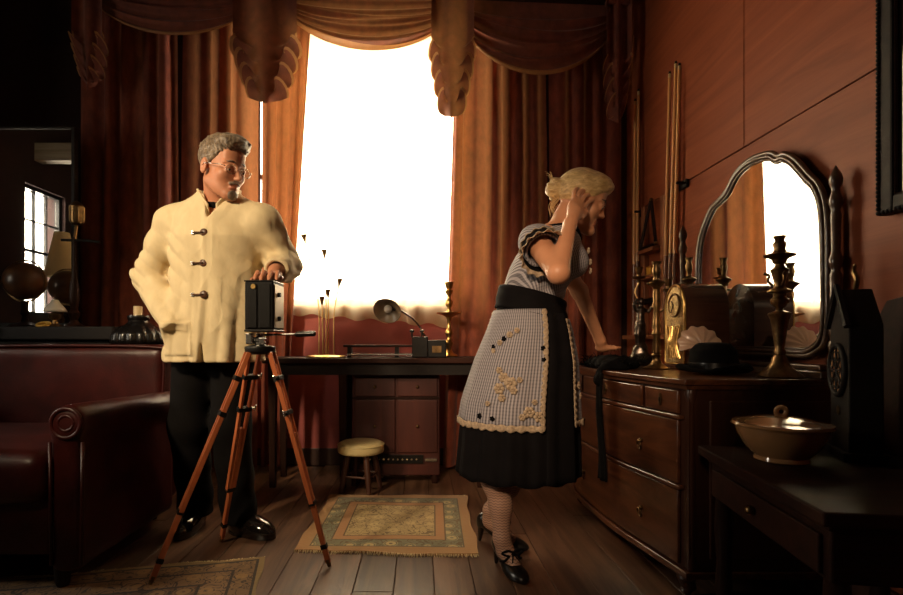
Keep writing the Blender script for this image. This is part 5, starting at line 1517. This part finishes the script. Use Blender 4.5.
# ------------------------------------------------------------------ the woman
wom = thing('person', 'person in a gingham dress with a black sash leaning on the dresser', 'person', (.34, 2.05, 0))
FH_O = np.array((.630, 2.05, 1.412), dtype=np.float32); FH_R = frame(76, 22); FH_S = .95
rs_, re_, rw_ = Vector((.430, 1.905, 1.228)), Vector((.452, 1.70, 1.090)), Vector((.534, 1.852, 1.282))
ls_, le_, lw_ = Vector((.560, 2.19, 1.245)), Vector((.700, 2.285, 1.085)), Vector((.812, 2.345, .868))
wk, wa = Vector((.300, 1.985, .44)), Vector((.306, 1.945, .128))       # near leg: knee, ankle
lk, la = Vector((.485, 2.13, .42)), Vector((.300, 2.205, .150))        # far leg
def finger(P, k, dirs, lens, rs):
    pts = [Vector(k)]
    for d, l in zip(dirs, lens): pts.append(pts[-1] + Vector(d).normalized() * l)
    return sd_chain(P, [tuple(p) for p in pts], rs, .003)
HN = Vector((.573, 1.905, 1.352))                                       # middle of the raised palm
def hand_up(P, d):
    up = (HN - rw_).normalized()
    across = Vector((.80, .28, -.42)); across = (across - up * across.dot(up)).normalized()
    nrm = up.cross(across)
    R = np.array([[across[i], up[i], nrm[i]] for i in range(3)], dtype=np.float32)
    h = sd_ell(P, tuple(HN), (.037, .050, .0145), R)
    h = smin(h, sd_cap(P, rw_, HN - up * .02, .0235, .022), .02)
    to_head = (Vector(map(float, FH_O)) - HN); to_head.normalize()
    for x, l in ((-.027, .026), (-.009, .031), (.009, .033), (.027, .029)):
        k = HN + across * x + up * .040
        h = smin(h, finger(P, k, (up + across * x * 8, up * .95 + to_head * .15 + across * (.25 + x * 6), up * .8 + to_head * .45 + across * .4), (l * 1.15, l * .85, l * .65), [.0088, .0080, .0072, .0062]), .006)
    t = HN - up * .018 + across * .032
    h = smin(h, finger(P, t, (up * .8 + across * .35 + to_head * .5, up + to_head * .5, up * .9 + to_head * .5), (.030, .024, .02), [.0115, .0095, .0085, .007]), .008)
    return smin(d, h, .012)
LH = Vector((.842, 2.385, .834))
def hand_rest(P, d):
    fw = (LH - lw_); fw.z = 0; fw.normalize(); ac = Vector((-fw.y, fw.x, 0))
    R = np.array([[ac[i], fw[i], (0, 0, 1)[i]] for i in range(3)], dtype=np.float32)
    h = sd_ell(P, tuple(LH), (.036, .046, .015), R)
    h = smin(h, sd_cap(P, lw_, LH - fw * .02 + Vector((0, 0, .004)), .0235, .021), .02)
    for x, l in ((-.027, .026), (-.009, .031), (.009, .033), (.026, .028)):
        k = LH + ac * x + fw * .036 + Vector((0, 0, .001))
        h = smin(h, finger(P, k, (fw + Vector((0, 0, .15)), fw - Vector((0, 0, .35)), fw - Vector((0, 0, .7))), (l * 1.1, l * .85, l * .6), [.0088, .008, .0072, .006]), .006)
    t = LH - fw * .016 - ac * .030
    h = smin(h, finger(P, t, (fw * .5 - ac * .8, fw - ac * .3, fw), (.03, .024, .018), [.011, .009, .008, .0065]), .008)
    return smin(d, h, .012)
FX = math.atan2(-.10, 1.0)                      # the body faces the dresser
ZT = [.84, .95, 1.03, 1.12, 1.20, 1.27, 1.315]
CXT = [.425, .43, .436, .465, .500, .520, .535]
def f_wom(P):
    d = sd_loft(P, ZT, CXT, [2.05]*7, [.11, .11, .095, .105, .110, .085, .06], [.15, .14, .11, .12, .135, .125, .06])
    d = smin(d, sd_cap(P, (.545, 2.05, 1.300), tuple(FH_O + FH_R @ A(0, -.030, -.050) * FH_S), .046, .046), .04)
    d = smin(d, sd_chain(P, [(.49, 1.99, 1.265), rs_, re_, rw_], [.045, .046, .034, .0235], .02), .03)
    d = smin(d, sd_chain(P, [(.53, 2.12, 1.265), ls_, le_, lw_], [.045, .044, .034, .0235], .02), .03)
    for h, k, c, a, ca in (((.40, 1.99, .84), wk, wk.lerp(wa, .32) + Vector((-.012, .0, 0)), wa, 0), ((.44, 2.12, .84), lk, lk.lerp(la, .32) + Vector((-.02, .01, 0)), la, 0)):
        d = smin(d, sd_chain(P, [h, tuple(k), tuple(c), tuple(k.lerp(a, .62)), tuple(a)], [.085, .052, .055, .040, .0295], .025), .03)
    # feet inside the shoes
    d = smin(d, sd_chain(P, [tuple(wa), (.318, 1.945, .085), (.345, 1.905, .045)], [.030, .030, .026], .02), .02)
    d = smin(d, sd_chain(P, [tuple(la), (.300, 2.215, .10), (.37, 2.15, .045)], [.030, .030, .026], .02), .02)
    def hd(Q, e):
        L = ((Q - FH_O) @ FH_R) / FH_S
        return smin(e, head_sdf(L, True) * FH_S, .014)
    d = near(P, d, FH_O, .22, hd)
    d = near(P, d, tuple(HN), .15, hand_up)
    d = near(P, d, tuple(LH), .15, hand_rest)
    return d
def stocking_mat():
    t = NT('patterned_stocking')
    tc = t.n('TexCoord'); sx = t.n('SeparateXYZ'); t.l(tc.outputs['Object'], sx.inputs[0])
    zig = t.math('ABSOLUTE', t.math('SINE', t.math('MULTIPLY', sx.outputs[0], 210)))
    w = t.math('SINE', t.math('ADD', t.math('MULTIPLY', sx.outputs[2], 620), t.math('MULTIPLY', zig, 2.6)))
    m = t.math('GREATER_THAN', w, .55)
    t.l(t.mix(t.math('MULTIPLY', m, .62), (.46, .27, .19), (.035, .02, .016)), t.b.inputs['Base Color']); t.set(Roughness=.5)
    return t.m
M['stocking'] = stocking_mat()
def paint_wom(C):
    L = ((C - FH_O) @ FH_R) / FH_S
    m = (np.abs(L[:, 0]) < .020) & (L[:, 1] > .084) & (L[:, 2] < -.050) & (L[:, 2] > -.077)
    out = m.astype(int)
    out[C[:, 2] < .80] = 2
    return out
sdf_obj('body', f_wom, (.14, 1.62, .01), (.98, 2.52, 1.60), .0048, [M['skin_f'], M['lip'], M['stocking']], wom, paint_wom)
eyes(FH_O, FH_R, FH_S, wom)
Rf = Matrix([list(map(float, r)) for r in FH_R]); Of = Vector(map(float, FH_O))
def hf_(x, y, z): return Of + Rf @ Vector((x, y, z)) * FH_S
M['brow_f'] = mat('brown_brow', (.10, .045, .02), .7)
for s in (-1, 1):
    MB().tube([hf_(.014*s, .098, .026), hf_(.03*s, .094, .031), hf_(.048*s, .078, .026)], [.002, .003, .0015], 6).build('eyebrow', M['brow_f'], wom, smooth='all')
    MB().tube([hf_(.018*s, .097, .0065), hf_(.032*s, .0995, .008), hf_(.045*s, .090, .004)], .0016, 5).build('eyelash', M['brow_f'], wom, smooth='all')

# blonde hair pinned into a bun, fringe swept across
M['hair_f'] = hair_mat('blonde_hair', (.46, .26, .085), (.88, .64, .30), (26, 26, 60))
def f_hair_f(P):
    L = ((P - FH_O) @ FH_R) / FH_S
    x, y, z = L[:, 0], L[:, 1], L[:, 2]
    d = sd_ell(L, (0, -.012, .052), (.083, .102, .089))
    d = smin(d, sd_ell(L, (.0, .052, .088), (.066, .054, .040)), .03)
    g = np.interp(z, [-.07, -.03, .0, .03, .055, .075, .10, .14], [-.045, .000, .028, .058, .086, .108, .128, .16])
    d = smax(d, (y - g) * .8, .012)
    d = smax(d, -(z + .060 + .3 * (y + .06)), .012)
    st = np.sin(190 * (z * .8 - .45 * y + .25 * np.abs(x)) + 5 * np.sin(18 * y)) * .5 + np.sin(95 * (z - .5 * y) + 40 * x) * .5
    d = d + .0022 * st
    # bun at the back: a coil of twisted strands
    q = L - A(.0, -.118, .020)
    ang = np.arctan2(q[:, 2], q[:, 0]); rr = np.sqrt(q[:, 0] ** 2 + q[:, 2] ** 2)
    b = sd_ell(L, (0, -.112, .022), (.047, .040, .045))
    b = b + .0045 * np.sin(3 * ang + 190 * rr) + .002 * np.sin(9 * ang - 120 * rr)
    d = smin(d, b, .008)
    return d * FH_S
sdf_obj('hair', f_hair_f, FH_O - .21, FH_O + A(.20, .20, .21), .0042, M['hair_f'], wom)
lw = MB(); rr = random.Random(5)
for i in range(26):
    a = rr.uniform(-1, 1)
    p = hf_(.045 * a, -.10 + .02 * rr.random(), -.03 + .02 * rr.random()); q = p + Vector((-.012 - .012 * rr.random(), .012 * a, -.03 - .035 * rr.random()))
    lw.tube(curve([p, (p + q) / 2 + Vector((-.010, 0, 0)), q], 4), [.0011]*8 + [.0003], 4)
for i in range(14):
    p = hf_(.03 * rr.uniform(-1, 1), -.14, .04 + .02 * rr.uniform(-1, 1)); q = p + Vector((-.03 * rr.random(), 0, .035 * rr.random()))
    lw.tube(curve([p, (p + q) / 2 + Vector((0, 0, .008)), q], 4), [.0008]*8 + [.0003], 4)
o = lw.build('loose_strands', M['hair_f'], wom); o['kind'] = 'stuff'

# dress
def gingham(name, fx, fz, uv=False):
    t = NT(name)
    if uv:
        tc = t.n('TexCoord'); sx = t.n('SeparateXYZ'); t.l(tc.outputs['UV'], sx.inputs[0]); a, b = sx.outputs[0], sx.outputs[1]
    else:
        tc = t.n('TexCoord'); mp = t.n('Mapping'); mp.inputs['Rotation'].default_value = (0, math.radians(20), 0)
        sx = t.n('SeparateXYZ'); t.l(tc.outputs['Object'], mp.inputs[0]); t.l(mp.outputs[0], sx.inputs[0])
        a = t.math('ADD', sx.outputs[0], t.math('MULTIPLY', sx.outputs[1], .55)); b = sx.outputs[2]
    s1 = t.math('GREATER_THAN', t.math('SINE', t.math('MULTIPLY', a, fx)), .0)
    s2 = t.math('GREATER_THAN', t.math('SINE', t.math('MULTIPLY', b, fz)), .35)
    k = t.math('MULTIPLY_ADD', s1, .62, t.math('MULTIPLY', s2, .12))
    t.l(t.mix(k, (.40, .37, .39), (.022, .019, .028)), t.b.inputs['Base Color']); t.set(Roughness=.8)
    v = t.coord(); t.bump(t.noise(v, 60, 3), .2, .003)
    return t.m
M['gingham'] = gingham('gingham_cloth', 620, 620)
M['gingham_uv'] = gingham('gingham_skirt', 118, 520, True)
M['lace'] = mat('cream_lace', (.44, .33, .22), .8, var=.35, scale=120, bump=.8, bscale=160)
M['dress_black'] = mat('dress_black', (.0045, .0035, .004), .9, var=.25, scale=20, spec=.15)
ZB = [1.02, 1.06, 1.12, 1.20, 1.26, 1.30]
CB = [.434, .445, .470, .505, .523, .533]
def f_bodice_raw(P, grow=0.0):
    d = sd_loft(P, ZB, CB, [2.05]*6, [.122, .122, .130, .128, .100, .075], [.128, .128, .145, .152, .145, .11]) - grow
    d = smin(d, sd_ell(P, (.580, 1.985, 1.165), (.062, .062, .058)), .04); d = smin(d, sd_ell(P, (.580, 2.105, 1.165), (.062, .062, .058)), .04)
    return d
def f_bodice(P):
    d = f_bodice_raw(P)
    # short sleeves
    for s_, e_ in ((rs_, re_), (ls_, le_)):
        ax = (e_ - s_).normalized(); q = s_ + ax * .075
        c = sd_chain(P, [tuple(s_ + Vector((.02, .03 if s_ is rs_ else -.03, .015))), tuple(s_), tuple(q)], [.058, .064, .066], .02)
        c = smax(c, (P - A(*q)) @ A(*ax), .004)
        c = smax(c, -sd_cap(P, tuple(s_ + ax * .055), tuple(q + ax * .05), .055), .004)
        d = smin(d, c, .02)
    d = d + .004 * np.sin(60 * P[:, 0] - 50 * P[:, 2] + 30 * P[:, 1]) * np.clip((1.16 - P[:, 2]) / .1, 0, 1) + .0025 * wob(P, 45)
    d = smax(d, 1.028 - P[:, 2], .004)
    nk = sd_ell(P, (.560, 2.05, 1.345), (.085, .098, .080))
    return smax(d, -nk, .008)
bo = sdf_obj('bodice', f_bodice, (.26, 1.72, 1.0), (.70, 2.34, 1.36), .0052, M['gingham'], wom)
# black neckline band
def f_neck(P):
    d = f_bodice_raw(P, .004) 
    o = sd_ell(P, (.565, 2.05, 1.345), (.118, .128, .110)); i = sd_ell(P, (.560, 2.05, 1.345), (.083, .096, .078))
    sh = smax(np.abs(d) - .005, o, .004)
    return smax(sh, -i, .004)
sdf_obj('neck_band', f_neck, (.40, 1.85, 1.18), (.72, 2.25, 1.36), .005, M['dress_black'], bo)
# black sleeve bands and lace ruffles
def ring(c, ax, r0, r1, h, n, wavy, name, m, par, solid=.003, off=0):
    ax = ax.normalized(); e1 = ax.orthogonal().normalized(); e2 = ax.cross(e1)
    def fn(u, v):
        a = 2*PI*u; r = lerp(r0, r1, v) + wavy * math.sin(n * a) * v
        return c + ax * (off + h * v + .3 * wavy * math.cos(n * a) * v) + e1 * (r * math.cos(a)) + e2 * (r * math.sin(a))
    return MB().grid(fn, max(48, n * 8), 5, closed_u=True).build(name, m, par, smooth='all', solid=solid)
for s_, e_ in ((rs_, re_), (ls_, le_)):
    ax = (e_ - s_).normalized(); q = s_ + ax * .048
    ring(q, ax, .070, .077, .040, 10, .0, 'sleeve_band', M['dress_black'], bo, .004)
    ring(q, ax, .070, .079, .010, 15, .0035, 'lace_ruffle', M['lace'], bo, .0025, off=-.006)
    ring(q, ax, .076, .088, .018, 15, .005, 'lace_ruffle', M['lace'], bo, .0025, off=.038)
for p in ((.628, 1.95, 1.205), (.640, 1.965, 1.165), (.648, 1.99, 1.135)):
    fl_b = MB()
    for k in range(5):
        a = 2*PI*k/5; fl_b.ball((p[0] + .004, p[1] + .007*math.cos(a), p[2] + .007*math.sin(a)), (.004, .006, .006), 8, 6)
    fl_b.build('rosette', M['lace'], bo, smooth='all')
# sash
def sash(u, v):
    a = 2*PI*u
    z = lerp(1.050, .965, v) - .036 * (math.cos(a))              # higher at the back, lower at the front
    cxx = interp(z, [.90, .98, 1.06, 1.12], [.430, .432, .440, .462]); rx = interp(z, [.90, .98, 1.06], [.160, .136, .132]); ry = interp(z, [.90, .98, 1.06], [.160, .140, .138])
    w = 1 + .012 * math.sin(v * 14)
    return (cxx + rx * w * math.cos(a), 2.05 + ry * w * math.sin(a), z)
MB().grid(sash, 64, 8, closed_u=True).build('sash', M['dress_black'], wom, smooth='all', solid=.006)
# skirt: angle 0 towards the dresser, -90 degrees towards the camera
SZ = [.350, .45, .58, .633, .79, .91, 1.0]
SCX = [.384, .388, .391, .394, .416, .430, .432]
SRX = [.236, .230, .222, .217, .190, .155, .125]
SRY = [.225, .218, .21, .205, .180, .150, .128]
def skirt_pt(a, z, out=0, pleat=1):
    c, rx, ry = interp(z, SZ, SCX), interp(z, SZ, SRX), interp(z, SZ, SRY)
    h = max(0, min(1, (.95 - z) / .45))
    w = 1 + pleat * h * (.028 * math.sin(13 * a + .6 * math.sin(3 * a)) + .012 * math.sin(29 * a))
    return Vector((c + (rx * w + out) * math.cos(a), 2.05 + (ry * w + out) * math.sin(a), z))
MB().grid(lambda u, v: skirt_pt(2*PI*u, lerp(1.0,   .350 + .006 * math.sin(13*2*PI*u), v)), 180, 30, closed_u=True).build('skirt', M['dress_black'], wom, smooth='all', solid=.004)
def apron(a0, a1, zt, zb, name='apron_panel'):
    n = int(abs(a1 - a0) / .05)
    mb = MB().grid(lambda u, v: skirt_pt(lerp(a0, a1, u), lerp(zt, zb, v), .010, .8), n, 24, uv=lambda u, v: (lerp(a0, a1, u) , lerp(0, .42, v)))
    o = mb.build(name, M['gingham_uv'], wom, smooth='all', solid=.003)
    # scalloped lace along the edges
    L_ = MB()
    def strip(path, normal_out, width, sc):
        m = len(path)
        def fn(u, v):
            i = min(m - 1, int(u * (m - 1) + .5)); p = path[i]; s = u * sc
            w = width * (.55 + .45 * abs(math.sin(PI * s)))
            return p[0] + p[1] * (w * (v - .35)) + p[2] * (.004 + .003 * math.sin(2 * PI * s) * v)
        L_.grid(fn, m - 1, 3)
    cen3 = Vector((.40, 2.05, 0))
    pb = []
    for i in range(121):
        a = lerp(a0, a1, i / 120); p = skirt_pt(a, zb, .012, .8); o_ = Vector((math.cos(a), math.sin(a), 0)); pb.append((p, Vector((0, 0, -1)), o_))
    strip(pb, None, .027, abs(a1 - a0) * 6.5)
    for ae, sg in ((a0, 1), (a1, -1)):
        pv = []
        for i in range(91):
            z = lerp(zt, zb - .012, i / 90); p = skirt_pt(ae, z, .013, .8); o_ = Vector((math.cos(ae), math.sin(ae), 0)); tn = Vector((-math.sin(ae), math.cos(ae), 0)) * (sg)
            pv.append((p, tn, o_))
        strip(pv, None, .022, 18)
    L_.build('lace_trim', M['lace'], o, smooth='all', solid=.002)
    return o
rad = math.radians
ap1 = apron(rad(-208), rad(-80), .985, .560)
ap2 = apron(rad(-44), rad(40), .95, .565)
# black ribbon panel between the aprons
MB().grid(lambda u, v: skirt_pt(lerp(rad(-77), rad(-47), u), lerp(.97, .36, v), .016 + .004 * math.sin(9*u), .5), 14, 24).build('ribbon_panel', M['dress_black'], wom, smooth='all', solid=.003)
# lace flowers sewn on the apron
def flower(a, z, r, par=ap1, m=None, n=6):
    o_ = Vector((math.cos(a), math.sin(a), 0)); t_ = Vector((-math.sin(a), math.cos(a), 0)); c = skirt_pt(a, z, .016, .8)
    fb = MB(); r *= .82
    for k in range(n):
        q = 2*PI*k/n; pc_ = c + t_ * (r * .6 * math.cos(q)) + Vector((0, 0, r * .6 * math.sin(q)))
        ring_ = [pc_ + t_ * (r * .42 * math.cos(b)) + Vector((0, 0, r * .42 * math.sin(b))) for b in np.linspace(0, 2*PI, 9, endpoint=False)]
        i0 = len(fb.v)
        fb.v += [tuple(p) for p in ring_] + [tuple(p + o_ * .002) for p in ring_] + [tuple(pc_ + o_ * .005)]
        fb.f += [(i0 + j, i0 + (j+1) % 9, i0 + 9 + (j+1) % 9, i0 + 9 + j) for j in range(9)] + [(i0 + 9 + j, i0 + 9 + (j+1) % 9, i0 + 18) for j in range(9)]
    fb.ball(c + o_ * .004, .25 * r, 8, 6)
    return fb.build('lace_flower', m or M['lace'], par, smooth='all')
for a, z, r in ((-120, .735, .024), (-112, .715, .030), (-122, .695, .026), (-108, .690, .018), (-126, .760, .016), (-118, .662, .018), (-130, .640, .013), (-104, .728, .014),
                (-92, .615, .026), (-84, .600, .024), (-98, .598, .016), (-88, .650, .014), (-116, .905, .014), (-124, .890, .016), (-134, .86, .014), (-140, .83, .012), (-30, .70, .02), (-26, .66, .016)):
    flower(rad(a), z, r, ap1 if a < -60 else ap2)
for a, z, r in ((-130, .875, .012), (-142, .845, .011), (-84, .84, .012), (-83, .80, .011), (-138, .592, .014), (-124, .588, .012)):
    flower(rad(a), z, r, ap1, M['dress_black'], 5)
flb = MB()
# shoes with a bow
M['shoe_leather'] = mat('black_leather', (.008, .006, .005), .28, var=.2, coat=.2)
def heel_shoe(heel, toe, par, hh=.068):
    heel, toe = Vector(heel), Vector(toe); f = (toe - heel); L = f.length; f.normalize(); sd_ = Vector((-f.y, f.x, 0))
    def fn(P):
        q = P - A(*heel); a = q @ A(*f); b = q @ A(*sd_); z = q[:, 2]
        base = np.interp(a, [-.02, .02, .10, .14, L + .03], [hh, hh, .018, .008, .008])      # arch of the sole
        Q = np.stack([a, b, z - base], 1)
        Lb = L - .02
        d = sd_ell(Q, (.022, 0, .022), (.040, .029, .040))
        d = smin(d, sd_ell(Q, (Lb * .55, 0, .018), (.075, .031, .030)), .03)
        d = smin(d, sd_ell(Q, (L - .060, 0, .010), (.066, .036, .026)), .03)
        d = smax(d, -(z - base), .003)
        op = sd_ell(Q, (.085, 0, .062), (.050, .023, .040))
        d = smax(d, -op, .004)
        st = sd_cap(np.stack([a, b, z], 1), (.004, 0, hh + .004), (-.004, 0, .004), .017, .0075)
        d = smin(d, np.maximum(st, -z), .012)
        return d
    lo = np.minimum(heel, toe) - .07; hi = np.maximum(heel, toe) + .07; lo[2] = -.01; hi[2] = .17
    o = sdf_obj('heeled_shoe', fn, lo, hi, .0042, M['shoe_leather'], par)
    c = heel + f * .118 + Vector((0, 0, .086))
    bw = MB()
    for s in (-1, 1):
        bw.tube(curve([c, c + sd_ * (.018*s) + Vector((0, 0, .012)), c + sd_ * (.046*s) + Vector((0, 0, .006)), c + sd_ * (.018*s) - Vector((0, 0, .008)), c], 5), .0042, 6, flat=1)
        bw.tube([c, c + sd_ * (.014*s) + f * .02 - Vector((0, 0, .026))], [.005, .003], 6)
    bw.ball(c, .0075, 8, 6)
    bw.tube(curve([c - sd_ * .0 , c - sd_ * .034 - Vector((0, 0, .022)), c - sd_ * .036 - f * .03 - Vector((0, 0, .035))], 5), .0045, 6)
    bw.tube(curve([c, c + sd_ * .034 - Vector((0, 0, .022)), c + sd_ * .036 - f * .03 - Vector((0, 0, .035))], 5), .0045, 6)
    bw.build('bow', M['dress_black'], o, smooth='all')
    return o
heel_shoe((.298, 2.02, 0), (.372, 1.835, 0), wom)
heel_shoe((.262, 2.25, 0), (.44, 2.13, 0), wom)
